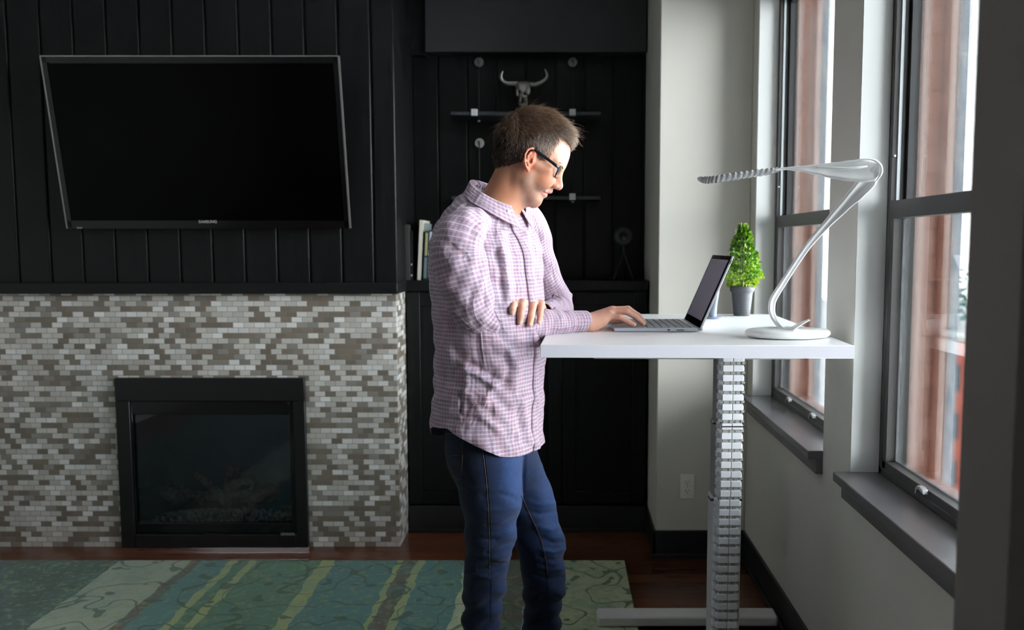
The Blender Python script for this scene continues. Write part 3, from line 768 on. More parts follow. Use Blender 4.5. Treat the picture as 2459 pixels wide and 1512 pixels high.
# skull
SY=4.09
def W_(px,py,Y=SY): return at(px,py,Y)
M['skullm']=plain('tarnished_silver_skull',(.36,.35,.31),.33,.75,nscale=60,namt=.2,bump=.2)
sk=empty('skull_ornament',(W_(1257,262).x,SY,2.007),'tarnished silver longhorn cattle skull ornament on the upper alcove shelf','ornament')
def zoomp(x,y): return (1180+x/10.8,150+y/10.8)
def hornpts(lst): return [W_(*zoomp(x,y),Y=SY+dy) for x,y,dy in lst]
hl=hornpts([(690,545,0),(520,545,0),(400,535,-.004),(300,480,-.010),(255,400,-.016),(255,320,-.02),(300,215,-.022)])
hr=hornpts([(1000,560,0),(1120,570,0),(1260,530,-.004),(1380,460,-.010),(1440,380,-.016),(1440,290,-.02),(1385,165,-.022)])
for h in(hl,hr):
    P=bez(h,6); n=len(P); obj('horn',MB().tube(P,[.0105*(1-(i/(n-1)))**.6+.0022 for i in range(n)],14),M['skullm'],sk,smooth=True)
def skull_shape():
    S=[]
    # (zoom y, centre x, half width px(zoom), half depth m)
    prof=[(490,830,130,.012),(540,830,200,.022),(600,828,205,.030),(680,826,190,.034),(760,824,188,.034),(840,822,150,.030),(920,820,120,.026),(1000,818,122,.022),(1080,820,118,.018),(1130,822,95,.014),(1160,822,60,.010)]
    mb=MB(); rings=[]
    for y,x,hw,hd in prof:
        c=W_(*zoomp(x,y)); a=hw/10.8/2000*SY
        rings.append([c+Vector((math.cos(2*PI*i/24)*a,math.sin(2*PI*i/24)*hd,0)) for i in range(24)])
    return mb.loft(rings)
obj('cranium',skull_shape(),M['skullm'],sk,smooth=True)
def blob(c,rx,ry,rz,n=16):
    mb=MB(); rings=[]
    for k in range(n+1):
        t=PI*k/n; r=max(math.sin(t),.001)
        rings.append([Vector(c)+Vector((math.cos(2*PI*i/20)*rx*r,math.sin(2*PI*i/20)*ry*r,-math.cos(t)*rz)) for i in range(20)])
    return mb.loft(rings)
M['socket']=plain('dark_socket',(.01,.01,.01),.7)
k_=SY/2000/10.8
for x,y,rx,rz,mn in((672,790,34,90,'skullm'),(948,740,68,105,'skullm')):
    c=W_(*zoomp(x,y),Y=SY-.030); obj('cheekbone',blob(c,rx*k_,.010,rz*k_),M[mn],sk,smooth=True)
for x,y in((735,760),(872,800)):
    c=W_(*zoomp(x,y),Y=SY-.032); obj('eye_socket',blob(c,38*k_,.006,52*k_),M['socket'],sk,smooth=True)
c=W_(*zoomp(818,985),Y=SY-.021); obj('nose_opening',blob(c,52*k_,.008,76*k_),M['socket'],sk,smooth=True)
nb=MB()
for a,b2 in(((760,900),(735,1090)),((890,880),(905,1080))): nb.tube([W_(*zoomp(*a),Y=SY-.026),W_(*zoomp(*b2),Y=SY-.019)],[.0040,.0035],10)
nb.tube(bez([W_(*zoomp(735,1090),Y=SY-.018),W_(*zoomp(820,1110),Y=SY-.021),W_(*zoomp(905,1080),Y=SY-.018)],5),.0040,10)
nb.tube([W_(*zoomp(812,800),Y=SY-.036),W_(*zoomp(812,900),Y=SY-.026)],[.0035,.006],10)
obj('nasal_bone',nb,M['skullm'],sk,smooth=True)
bp=W_(*zoomp(822,1160)); obj('stand',MB().lathe([(0,0),(.026,0),(.026,.004),(.008,.008),(.006,bp.z-2.007),(0,bp.z-2.006)],(bp.x,SY,2.0075),24),M['skullm'],sk,smooth='auto')

# books
CT=1.2135
def book(x0,y0,w,dep,h,lean,cover,label,title=None,name='book'):
    b=empty(name,(x0+w/2,y0+dep/2,CT+abs(math.sin(lean))*w/2),label,'book','books on the alcove counter')
    b.rotation_euler=(0,-lean,0)
    t=.0018
    def lo(a,b2,c,d,e,f): return MB().box(a,b2,c,d,e,f)
    mb=MB().box(-w/2,-w/2+t,-dep/2,dep/2,0.001,h).box(w/2-t,w/2,-dep/2,dep/2,0.001,h).box(-w/2,w/2,-dep/2-.0005,-dep/2+t,0.001,h)
    for nm,m_,mt_ in(('cover',mb,cover),('pages',MB().box(-w/2+t,w/2-t,-dep/2+t,dep/2-.003,.004,h-.004),M['paper'])):
        me=bpy.data.meshes.new(nm); me.from_pydata(m_.v,[],m_.f); me.materials.append(mt_); o=bpy.data.objects.new(nm,me); COL.objects.link(o); o.parent=b
    if title:
        for (z0,z1,mm,wf) in title:
            m_=MB().box(-w/2*wf,w/2*wf,-dep/2-.0012,-dep/2-.0004,z0*h,z1*h); me=bpy.data.meshes.new('spine_label'); me.from_pydata(m_.v,[],m_.f); me.materials.append(mm); o=bpy.data.objects.new('spine_label',me); COL.objects.link(o); o.parent=b
    return b
M['paper']=plain('book_pages',(.6,.58,.5),.8)
bk=lambda n,c:plain(n,c,.5)
c_grey=bk('cover_brown_grey',(.045,.042,.040)); c_blk=bk('cover_black',(.006,.006,.007)); c_wh=bk('cover_ivory',(.62,.60,.52)); c_gr=bk('cover_dark_green',(.012,.05,.035)); c_nv=bk('cover_navy',(.012,.03,.05)); c_lil=bk('band_lilac',(.45,.45,.6)); c_ttl=bk('band_yellow',(.38,.36,.18)); c_ice=bk('band_pale_blue',(.6,.7,.8)); c_gy=bk('band_slate',(.16,.2,.24)); c_lg=bk('cover_grey_green',(.22,.26,.25))
YB0=3.955
X0=-.7315
L3=math.radians(-3.2)
book(-.7335,3.932,.0165,.18,.262,0,c_grey,'dark brown-grey book against the alcove side wall')
book(-.7155,YB0,.0105,.19,.235,math.radians(-.2),c_blk,'thin black book with two white dots on its spine',[(.30,.335,c_ice,.45),(.08,.115,c_ice,.45)])
book(-.6845,YB0,.0165,.20,.284,L3,c_wh,'tall ivory book leaning left of the green book')
book(-.6670,YB0+.03,.0090,.17,.270,L3,c_lg,'tall thin grey-green book tucked behind the leaning ivory book')
book(-.6570,YB0,.0180,.19,.233,L3,c_gr,'dark green book with a yellow spine label',[(.5,.96,c_ttl,.62),(.04,.46,c_gy,.7)])
book(-.6380,YB0,.0185,.19,.236,L3,c_nv,'navy book with a lilac spine band nearest the man',[(.62,.97,c_lil,.66),(.50,.61,c_ice,.8),(.05,.49,c_gy,.6)])
# round-headed device on a tripod
tc=at(1497,567,4.05); tx=tc.x
td=empty('tripod_ornament',(tx,4.05,CT),'small dark round-headed tripod ornament on the alcove counter','ornament')
M['darkglass']=plain('dark_blue_glass',(.012,.016,.022),.15)
M['dkgrey']=plain('dark_grey_plastic',(.03,.033,.038),.35)
obj('round_head',MB().lathe([(0,0),(.040,0),(.0455,.004),(.0455,.016),(.040,.022),(0,.022)],(tc.x,4.061,tc.z),40,(0,-1,0)),M['dkgrey'],td,smooth='auto')
obj('face_disc',MB().lathe([(0,0),(.022,0),(.020,.005),(0,.007)],(tc.x,4.039,tc.z),32,(0,-1,0)),M['darkglass'],td,smooth='auto')
hz=tc.z-.045
obj('neck',MB().tube([(tx+.001,4.05,tc.z-.04),(tx+.004,4.05,hz-.045)],[.006,.005],10),M['dkgrey'],td,smooth='auto')
for a in (80,200,320):
    a=math.radians(a); obj('leg',MB().tube([(tx+.004,4.05,hz-.035),(tx+.004+math.cos(a)*.055,4.05+math.sin(a)*.055,CT+.002)],[.005,.004],8),M['black'],td)
# ================================================================= SIGNED-DISTANCE SURFACES
def V3(p): return np.array([p[0],p[1],p[2]],dtype=np.float64)
class Cone:                               # capsule with two radii
    def __init__(s,a,b,ra,rb,k=.01,sub=False): s.a=V3(a);s.b=V3(b);s.ra=ra;s.rb=rb;s.k=k;s.sub=sub; m=max(ra,rb); s.lo=np.minimum(s.a,s.b)-m; s.hi=np.maximum(s.a,s.b)+m
    def d(s,P):
        ab=s.b-s.a; t=np.clip(((P-s.a)@ab)/(ab@ab+1e-12),0,1); q=P-(s.a+t[...,None]*ab)
        return np.sqrt((q*q).sum(-1))-(s.ra+(s.rb-s.ra)*t)
class Ell:                                # ellipsoid in a rotated frame (rows of R are the axes)
    def __init__(s,c,r,R=None,k=.01,sub=False): s.c=V3(c);s.r=np.array(r,float);s.R=np.eye(3) if R is None else np.array(R,float);s.k=k;s.sub=sub; m=max(r); s.lo=s.c-m;s.hi=s.c+m
    def d(s,P):
        q=(P-s.c)@s.R.T; k0=np.sqrt(((q/s.r)**2).sum(-1))+1e-9; k1=np.sqrt(((q/(s.r**2))**2).sum(-1))+1e-9
        return np.where(k0<.02,-min(s.r),k0*(k0-1)/k1)
class Slab:                               # extruded polygon: frame origin o, axes e1,e2 (in plane), e3 (across), half width w
    def __init__(s,poly,o,e1,e2,e3,w,k=.01,rnd=.003,sub=False):
        s.p=np.array(poly,float);s.o=V3(o);s.E=np.array([V3(e1),V3(e2),V3(e3)]);s.w=w;s.k=k;s.sub=sub;s.rnd=rnd
        pts=s.o+s.p[:,0:1]*s.E[0]+s.p[:,1:2]*s.E[1]; s.lo=pts.min(0)-w;s.hi=pts.max(0)+w
    def d(s,P):
        q=(P-s.o)@s.E.T; x=q[...,0];y=q[...,1]; n=len(s.p); dm=np.full(x.shape,1e9); ins=np.zeros(x.shape,bool)
        for i in range(n):
            a=s.p[i];b=s.p[(i+1)%n]; e=b-a; wx=x-a[0];wy=y-a[1]; t=np.clip((wx*e[0]+wy*e[1])/(e@e+1e-12),0,1)
            dm=np.minimum(dm,(wx-e[0]*t)**2+(wy-e[1]*t)**2)
            c=((a[1]<=y)&(b[1]>y))|((b[1]<=y)&(a[1]>y)); xi=a[0]+(y-a[1])*e[0]/(e[1] if abs(e[1])>1e-12 else 1e-12); ins^=c&(x<xi)
        d2=np.sqrt(dm)*np.where(ins,-1,1)+s.rnd; dz=np.abs(q[...,2])-s.w+s.rnd
        return np.minimum(np.maximum(d2,dz),0)+np.sqrt(np.maximum(d2,0)**2+np.maximum(dz,0)**2)-s.rnd
def evalsdf(prims,P,lo,hi):
    d=np.full(P.shape[:-1],.05)
    for s in prims:
        m=.04+s.k
        if np.any(s.lo-m>hi) or np.any(s.hi+m<lo): continue
        v=s.d(P); k=s.k
        if s.sub:
            v=-v; h=np.clip(.5-.5*(v-d)/k,0,1) if k>0 else 0
            # smooth max
            d=np.maximum(d,v)+np.maximum(k-np.abs(d-v),0)**2/(4*k) if k>0 else np.maximum(d,v)
        else:
            d=np.minimum(d,v)-np.maximum(k-np.abs(d-v),0)**2/(4*k) if k>0 else np.minimum(d,v)
    return d
def surface(prims,cell,extra=None,n=24):
    """surface nets over sparse blocks; returns (verts, quads)"""
    pos=[s for s in prims if not s.sub]
    lo=np.min([s.lo for s in pos],0)-.012; hi=np.max([s.hi for s in pos],0)+.012
    dims=np.ceil((hi-lo)/cell).astype(int)+2; nb=np.ceil(dims/n).astype(int); N=dims+4+n
    half=n*cell*math.sqrt(3)/2
    VK=[];VP=[];Q=[]
    def key(i,j,k): return (i.astype(np.int64)*N[1]+j)*N[2]+k
    for bi in range(nb[0]):
        for bj in range(nb[1]):
            for bk in range(nb[2]):
                b=np.array([bi,bj,bk])*n; bl=lo+b*cell; bh=bl+n*cell; c=(bl+bh)/2
                if not any(not(np.any(s.lo-.012>bh) or np.any(s.hi+.012<bl)) for s in pos): continue
                dc=-1
                if dc>half*1.25+.004: continue
                near=[s for s in prims if not(np.any(s.lo-.03>bh) or np.any(s.hi+.03<bl))]
                if not any(not s.sub for s in near): continue
                ax=[np.arange(b[q]-1,b[q]+n+1) for q in range(3)]
                G=np.stack(np.meshgrid(*[lo[q]+ax[q]*cell for q in range(3)],indexing='ij'),-1)
                # quick reject with a coarse sample
                cs=evalsdf(near,G[::6,::6,::6],bl-cell,bh+cell)
                if cs.min()>6*cell*1.8 or cs.max()<-6*cell*1.8: continue
                D=evalsdf(near,G,bl-cell,bh+cell)
                if extra is not None: D=D+extra(G)
                S=D<0
                m=D.shape[0]
                if S.all() or not S.any(): continue
                # cell vertices
                acc=np.zeros((m-1,m-1,m-1,3)); cnt=np.zeros((m-1,m-1,m-1))
                for axis in range(3):
                    a=[slice(None)]*3; c2=[slice(None)]*3; a[axis]=slice(0,-1); c2[axis]=slice(1,None)
                    d0=D[tuple(a)];d1=D[tuple(c2)]; cross=(d0<0)!=(d1<0); t=np.where(cross,d0/(d0-d1+1e-15),0)
                    o=[q for q in range(3) if q!=axis]
                    for u in(0,1):
                        for v in(0,1):
                            sl=[slice(None)]*3; sl[o[0]]=slice(u,m-1+u); sl[o[1]]=slice(v,m-1+v)
                            cr=cross[tuple(sl)]; tt=t[tuple(sl)]
                            w=np.zeros(cr.shape+(3,)); w[...,axis]=tt; w[...,o[0]]=u; w[...,o[1]]=v
                            acc+=w*cr[...,None]; cnt+=cr
                I=np.nonzero(cnt>0)
                p=acc[I]/cnt[I][:,None]
                gi=[I[q]+b[q]-1 for q in range(3)]
                VP.append(lo+(np.stack(gi,-1)+p)*cell); VK.append(key(gi[0]+1,gi[1]+1,gi[2]+1))
                for axis in range(3):
                    o=[q for q in range(3) if q!=axis]
                    core=[slice(1,m-1)]*3; nx=[slice(1,m-1)]*3; nx[axis]=slice(2,m)
                    s0=S[tuple(core)]; s1=S[tuple(nx)]; E=np.nonzero(s0!=s1)
                    if not len(E[0]): continue
                    g=[E[q]+b[q]+1 for q in range(3)]     # +1 key offset
                    def ck(du,dv):
                        h=[x.copy() for x in g]; h[o[0]]=h[o[0]]+du; h[o[1]]=h[o[1]]+dv; return key(*h)
                    q=np.stack([ck(-1,-1),ck(0,-1),ck(0,0),ck(-1,0)],-1)
                    fl=s0[E]
                    if axis==1: fl=~fl
                    q[~fl]=q[~fl][:,::-1]; Q.append(q)
    K=np.concatenate(VK);P=np.concatenate(VP);Q=np.concatenate(Q)
    uk,ix=np.unique(K,return_index=True); P=P[ix]
    F=np.searchsorted(uk,Q); F=np.minimum(F,len(uk)-1)
    ok=(uk[F]==Q).all(1); F=F[ok]
    return P,F
def vnormals(P,F):
    n=np.cross(P[F[:,2]]-P[F[:,0]],P[F[:,3]]-P[F[:,1]]); N=np.zeros_like(P)
    for q in range(4): np.add.at(N,F[:,q],n)
    return N/(np.linalg.norm(N,axis=1)[:,None]+1e-12)
def relax(P,F,it=2,lam=.5):
    n=len(P); E=np.concatenate([F[:,[0,1]],F[:,[1,2]],F[:,[2,3]],F[:,[3,0]]]); 
    for _ in range(it):
        acc=np.zeros_like(P); c=np.zeros(n)
        np.add.at(acc,E[:,0],P[E[:,1]]); np.add.at(acc,E[:,1],P[E[:,0]]); np.add.at(c,E[:,0],1); np.add.at(c,E[:,1],1)
        P=P+lam*(acc/np.maximum(c,1)[:,None]-P)
    return P
def npobj(name,P,F,m,parent,color=None,uv=None,attrs=None,smooth=True):
    off=wloc(parent); me=bpy.data.meshes.new(name); k=F.shape[1]
    me.vertices.add(len(P)); me.vertices.foreach_set('co',(P-np.array(off)).astype(np.float32).ravel())
    me.loops.add(F.size); me.loops.foreach_set('vertex_index',F.astype(np.int32).ravel())
    me.polygons.add(len(F)); me.polygons.foreach_set('loop_start',np.arange(0,F.size,k,dtype=np.int32)); 
    try: me.polygons.foreach_set('loop_total',np.full(len(F),k,np.int32))
    except Exception: pass
    me.update(calc_edges=True); me.validate()
    if smooth: me.polygons.foreach_set('use_smooth',np.ones(len(me.polygons),bool))
    if color is not None:
        a=me.attributes.new('tint','FLOAT_COLOR','POINT'); a.data.foreach_set('color',np.concatenate([color,np.ones((len(color),1))],1).astype(np.float32).ravel())
    if uv is not None:
        a=me.attributes.new('cloth','FLOAT_VECTOR','POINT'); a.data.foreach_set('vector',uv.astype(np.float32).ravel())
    for nm,val in (attrs or {}).items():
        a=me.attributes.new(nm,'FLOAT','POINT'); a.data.foreach_set('value',val.astype(np.float32))
    me.materials.append(m); o=bpy.data.objects.new(name,me); COL.objects.link(o); o.parent=parent; return o
def toPx(P):
    """pixel coordinates of points (numpy), used to measure against the photograph"""
    d=P[:,1]*_c-(P[:,2]-CAMH)*_s; u=P[:,1]*_s+(P[:,2]-CAMH)*_c
    return CX+FPX*P[:,0]/d, CY-FPX*u/d
def segdist(x,y,pts):
    best=np.full(x.shape,1e9)
    for (a,b),(c,d) in zip(pts[:-1],pts[1:]):
        ex,ey=c-a,d-b; t=np.clip(((x-a)*ex+(y-b)*ey)/(ex*ex+ey*ey+1e-9),0,1)
        best=np.minimum(best,np.hypot(x-a-ex*t,y-b-ey*t))
    return best
def folds(x,y,L):
    """sum of soft ridges (+) and creases (-); L: (points, width px, height m)"""
    o=np.zeros(x.shape)
    for pts,w,h in L:
        # taper towards both ends
        dd=segdist(x,y,pts); o+=h*np.exp(-(dd/w)**2)
    return o
def inpoly(x,y,poly):
    ins=np.zeros(x.shape,bool); n=len(poly)
    for i in range(n):
        a=poly[i];b=poly[(i+1)%n]
        c=((a[1]<=y)&(b[1]>y))|((b[1]<=y)&(a[1]>y)); xi=a[0]+(y-a[1])*(b[0]-a[0])/((b[1]-a[1]) if b[1]!=a[1] else 1e-9); ins^=c&(x<xi)
    return ins

# ================================================================= THE MAN
YH=2.425
man=empty('person',(-.19,2.45,0),'man in a checked pink shirt, blue jeans and black glasses typing at the standing desk','person')
pit=math.radians(30); hf=Vector((math.cos(pit),0,-math.sin(pit))); hu=Vector((math.sin(pit),0,math.cos(pit))); hs=Vector((0,-1,0))
HR=[list(hf),list(hs),list(hu)]
def hp(px,py,s=0.0):                      # head point: pixel measured on the mid plane, s towards the camera side
    p=at(px,py,YH); return Vector((p.x,YH-s,p.z))
def hps(px,py,s):                         # pixel measured on the plane of that side
    return at(px,py,YH-s)
P_=[]
# cranium, face mass, cheeks, jaw
P_.append(Ell(hp(1276,349),(.1035,.0755,.0985),HR,.02))
P_.append(Ell(hp(1300,362),(.080,.066,.078),HR,.02))
P_.append(Cone(hp(1312,400),hp(1283,457),.045,.024,.02))
P_.append(Cone(hp(1290,426),hp(1275,466),.043,.026,.02))
for s in(-1,1):
    P_.append(Ell(hp(1297,423,s*.037),(.036,.0245,.036),HR,.02))
    P_.append(Cone(hp(1264,432,s*.047),hp(1279,474,s*.016),.016,.018,.022))
    P_.append(Cone(hp(1270,405,s*.052),hp(1262,436,s*.046),.018,.018,.025))
    P_.append(Ell(hp(1309,427,s*.037),(.028,.0215,.031),HR,.02))        # cheek
    P_.append(Cone(hp(1345,398,s*.010),hp(1337,394,s*.046),.0085,.008,.014))  # brow
    P_.append(Cone(hp(1318,411,s*.058),hp(1290,402,s*.066),.008,.007,.018))   # cheekbone arch
    P_.append(Ell(hp(1336,411,s*.033),(.010,.017,.011),HR,.010,sub=True))     # eye socket
    P_.append(Ell(hp(1327,411,s*.0325),(.0125,.0125,.0125),HR,.003))          # eyeball under lid
P_.append(Ell(hp(1281,481),(.0195,.0185,.0165),HR,.012))                   # chin
prof=[(1352,334),(1362,346),(1366,358),(1366,370),(1361.5,385),(1357,397),(1351,405),(1346,412),(1346,421),(1348.5,434),(1350.5,444),(1348.5,451.5),(1342,455.5),(1334,452.5),(1329,451.5),(1327,455),(1325.5,459.5),(1319,462.5),(1312.5,464),(1312.8,468),(1309.8,471.5),(1303,474.5),(1301,480),(1297,489),(1289.5,496),(1279,498),(1270,480),(1290,440),(1310,400),(1325,350)]
def loc2(px,py): 
    w=at(px,py,YH)-hp(1280,388); return (w.dot(hf),w.dot(hu))
P_.append(Slab([loc2(*p) for p in prof],hp(1280,388),hf,hu,hs,.0085,.012,.0035))
# nose body, wings, nostrils
P_.append(Cone(hp(1343,412),hp(1340,444),.0072,.0095,.010))
P_.append(Ell(hp(1341.5,446),(.0105,.0105,.0095),HR,.008))
for s in(-1,1):
    P_.append(Ell(hp(1333,446,s*.0125),(.0095,.0060,.0078),HR,.007))
    P_.append(Ell(hp(1337,453,s*.0062),(.0052,.0030,.0030),HR,.002,sub=True))
    P_.append(Cone(hp(1325,442,s*.023),hp(1316,456,s*.0265),0.0012,.0010,.006,sub=True))   # smile fold
# lips
for s in(-1,1):
    P_.append(Cone(hp(1322,459.5,s*.003),hp(1309,461,s*.022),.0050,.0026,.006))
    P_.append(Cone(hp(1308.5,468.5,s*.003),hp(1303,464.5,s*.020),.0058,.0026,.006))
    P_.append(Cone(hp(1315.5,464,0),hp(1304,461.5,s*.026),.0011,.0011,.002,sub=True))
# ear (camera side and far side)
def ear(s):
    S=abs(.0745)*s
    def e(px,py,o): return at(px,py,YH-s*(.0745+o)) if s>0 else hp(px,py,s*(.0745+o))
    hel=[(1284,368,.002),(1286,360,.006),(1278,355.5,.010),(1268,359,.014),(1261,371,.017),(1260,386,.016),(1263,399,.012),(1267.5,408,.008)]
    for a,b in zip(hel[:-1],hel[1:]): P_.append(Cone(e(*a),e(*b),.0031,.0030,.003))
    P_.append(Ell(e(1268.5,408,.006),(.0060,.0035,.0078),HR,.004))               # lobe
    P_.append(Ell(e(1271,382,.002),(.0150,.0045,.026),HR,.006))                   # bowl plate
    anti=[(1274,366,.008),(1268,374,.012),(1266.5,386,.012),(1270,397,.008)]
    for a,b in zip(anti[:-1],anti[1:]): P_.append(Cone(e(*a),e(*b),.0026,.0024,.004))
    P_.append(Ell(e(1274,386,.0085),(.0062,.0065,.0085),HR,.003,sub=True))
    P_.append(Cone(e(1279,368,.0095),e(1266,371,.0135),.0016,.0015,.003,sub=True))
    P_.append(Ell(e(1279.5,387,.006),(.0032,.0035,.0050),HR,.003))                # tragus
ear(1); ear(-1)
# neck
P_.append(Cone(hp(1242,402),hp(1204,474),.0540,.0520,.025))
P_.append(Cone(hp(1258,425),hp(1220,486),.044,.046,.025))
for s in(-1,1): P_.append(Cone(hp(1252,412,s*.052),hp(1224,498,s*.018),.012,.011,.016))
P_.append(Ell(hp(1238,478,0),(.012,.012,.014),HR,.016))                  # larynx
# torso, arms and legs under the clothes (slim, so the clothes cover them)
def wp(px,py,Y): return at(px,py,Y)
P_.append(Cone(wp(1202,492,2.43),wp(1172,580,2.43),.044,.080,.025))
P_.append(Ell(wp(1170,600,2.43),(.095,.11,.14),None,.04))
P_.append(Ell(wp(1175,760,2.43),(.10,.115,.16),None,.05))
P_.append(Ell(wp(1172,960,2.44),(.10,.11,.16),None,.05))
SHR=wp(1118,566,2.305); ELR=wp(1170,782,2.315); WRR=wp(1402,771,2.512)
P_+= [Cone(wp(1172,560,2.40),SHR,.05,.038,.03),Cone(SHR,ELR,.040,.032,.03),Cone(ELR,WRR,.030,.024,.02)]
SHL=wp(1268,562,2.585); ELL=wp(1342,742,2.70); WRL=wp(1300,746,2.52)
P_+= [Cone(wp(1200,560,2.48),SHL,.05,.038,.03),Cone(SHL,ELL,.038,.032,.03),Cone(ELL,WRL,.030,.022,.02)]
# legs
HNR=Vector((-.20,2.38,.88)); KNR=wp(1178,1290,2.36); ANR=Vector((-.235,2.42,.09))
HNL=Vector((-.165,2.52,.88)); KNL=wp(1298,1320,2.53); ANL=Vector((-.045,2.58,.09))
P_+= [Cone(HNR,KNR,.055,.042,.03),Cone(KNR,ANR,.044,.032,.02),Cone(HNL,KNL,.050,.042,.03),Cone(KNL,ANL,.044,.032,.02)]
P_+= [Cone(ANR,ANR+Vector((.13,-.02,-.05)),.030,.022,.02),Cone(ANL,ANL+Vector((.13,-.02,-.05)),.030,.022,.02)]
# ---- hands
def chain(pts,rs,k=.004):
    for (a,b),(ra,rb) in zip(zip(pts[:-1],pts[1:]),zip(rs[:-1],rs[1:])): P_.append(Cone(a,b,ra,rb,k))
def xz(px,Y,z): 
    p=at(px,760,Y); return Vector((p.x,Y,z))
# right hand, palm down on the laptop edge
rw=Vector((WRR.x,WRR.y+.008,WRR.z-.002))
mc={'index':xz(1466,2.583,1.178),'middle':xz(1471,2.560,1.181),'ring':xz(1470,2.537,1.176),'little':xz(1464,2.515,1.165)}
for nm in mc: P_.append(Cone(rw+Vector((.012,(mc[nm].y-2.548)*.45,0)),mc[nm],.0195,.0125,.014))
P_.append(Cone(WRR-Vector((.03,.012,0)),rw+Vector((.03,.006,-.006)),.0265,.024,.014))
P_.append(Cone(rw+Vector((.02,-.016,-.012)),mc['little']+Vector((-.02,-.002,-.018)),.0165,.0135,.014))
P_.append(Cone(rw+Vector((.02,.022,-.010)),xz(1445,2.58,1.153),.017,.014,.012))
TZ=DT+.0215
chain([mc['little'],xz(1489,2.505,1.163),xz(1509,2.500,1.149),xz(1523,2.497,TZ-.0005)],[.0098,.0088,.0079,.0070])
chain([mc['ring'],xz(1504,2.532,1.178),xz(1528,2.527,1.160),xz(1545,2.523,TZ)],[.0105,.0094,.0085,.0073])
chain([mc['middle'],xz(1508,2.562,1.184),xz(1533,2.560,1.163),xz(1547,2.559,TZ+.0005)],[.0108,.0096,.0087,.0075])
chain([mc['index'],xz(1499,2.592,1.180),xz(1522,2.592,1.161),xz(1537,2.592,TZ+.0005)],[.0105,.0094,.0085,.0074])
chain([xz(1440,2.585,1.150),xz(1462,2.612,1.146),xz(1483,2.622,1.143),xz(1502,2.622,TZ+.002)],[.0150,.0112,.0100,.0088],.008)
# left hand lying over the right forearm, fingers hanging down in front
lw_=WRL
lm_=[(1238,728,2.308),(1256,726,2.312),(1281,726,2.352),(1300,728,2.380)]
LM=[at(*p) for p in lm_]
for i,m_ in enumerate(LM): P_.append(Cone(lw_+Vector((-.012+(i-1.5)*.006,-.01,.004)),m_,.0180,.0108,.014))
lf_=[[(1233,733,2.290),(1231,742,2.280),(1230,750,2.280)],
     [(1253,735,2.297),(1250.5,755,2.297),(1248.5,774,2.299)],
     [(1280,734,2.334),(1276,757,2.322),(1273,778,2.316)],
     [(1299.5,735,2.362),(1297,755,2.345),(1294.5,773,2.340)]]
for m_,f_,r in zip(LM,lf_,[.0100,.0104,.0106,.0096]): chain([m_]+[at(*p) for p in f_],[r*1.05,r,r*.93,r*.80])
chain([lw_+Vector((-.02,-.005,.0)),at(1262,748,2.475),at(1240,752,2.45)],[.014,.012,.010],.008)
bodyP,bodyF=surface(P_,.0024)
def components(P,F):
    lab=np.arange(len(P))
    while True:
        m=lab[F].min(1); new=lab.copy()
        for q in range(4): np.minimum.at(new,F[:,q],m)
        new=new[new]
        if (new==lab).all(): return lab
        lab=new
def biggest(P,F):
    lab=components(P,F); u,c=np.unique(lab,return_counts=True); 
    keep=lab==u[c.argmax()]; idx=np.cumsum(keep)-1
    return P[keep],idx[F[keep[F].all(1)]]
bodyP,bodyF=biggest(bodyP,bodyF)
bodyP=relax(bodyP,bodyF,2,.45)
m_=(bodyP[:,0]>-.05)&(bodyP[:,2]<DT+.0012)&(bodyP[:,2]>DT-.05); bodyP[m_,2]=DT+.0012
N_=vnormals(bodyP,bodyF)
# skin colours: reddish nose, ear and cheeks; grey-brown stubble; lips; nails
x,y=toPx(np.stack([bodyP[:,0],YH-np.abs(bodyP[:,1]-YH),bodyP[:,2]],1)); 
sd=YH-bodyP[:,1]
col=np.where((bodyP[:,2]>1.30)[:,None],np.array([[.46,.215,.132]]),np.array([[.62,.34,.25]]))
def blend(mask,c,w=1.0):
    global col
    mm=np.clip(mask,0,1)[:,None]*w; col=col*(1-mm)+np.array(c)*mm
def soft(cx,cy,rx,ry): return np.exp(-(((x-cx)/rx)**2+((y-cy)/ry)**2))
head=(y<512)&(np.abs(sd)<.11)&(x>1160)&(x<1400)
blend(head*soft(1342,444,12,14),(.62,.25,.20),.7)
blend(head*soft(1312,424,20,16)*(np.abs(sd)>.02),(.60,.24,.14),.6)
blend(head*soft(1350,360,22,30),(.66,.42,.33),.7)
blend(head*((np.abs(sd)>.071)&(x>1248)&(x<1290)&(y>348)&(y<418)),(.60,.19,.115),.75)
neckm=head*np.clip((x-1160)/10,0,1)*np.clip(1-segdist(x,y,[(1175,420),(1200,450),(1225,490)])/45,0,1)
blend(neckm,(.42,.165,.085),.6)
rs=np.random.RandomState(2)
beard=[(1262,418),(1272,412),(1283,418),(1288,434),(1296,447),(1312,452),(1327,450),(1330,456),(1324,461),(1310,463),(1304,470),(1304,478),(1302,492),(1280,502),(1255,497),(1248,470),(1250,440)]
bm_=np.zeros(len(bodyP)); dpoly=segdist(x,y,beard+[beard[0]]); ins=inpoly(x,y,beard)
bm_=np.clip(.5+np.where(ins,dpoly,-dpoly)/9,0,1)*head
grain=rs.uniform(.45,1.15,len(bodyP))
blend(bm_*grain,(.24,.15,.115),.80)
blend(head*(soft(1291,398,5,10)*(np.abs(sd)>.05)),(.26,.19,.15),.6)      # sideburn
lip=head*(np.abs(sd)<.024)*np.clip(1.6-segdist(x,y,[(1323,460.5),(1311,462),(1305,463)])/3.2,0,1)
lip2=head*(np.abs(sd)<.022)*np.clip(1.5-segdist(x,y,[(1310,468.5),(1304,466)])/3.0,0,1)
blend(np.maximum(lip,lip2),(.52,.19,.17),.75)
X2,Y2=toPx(bodyP)
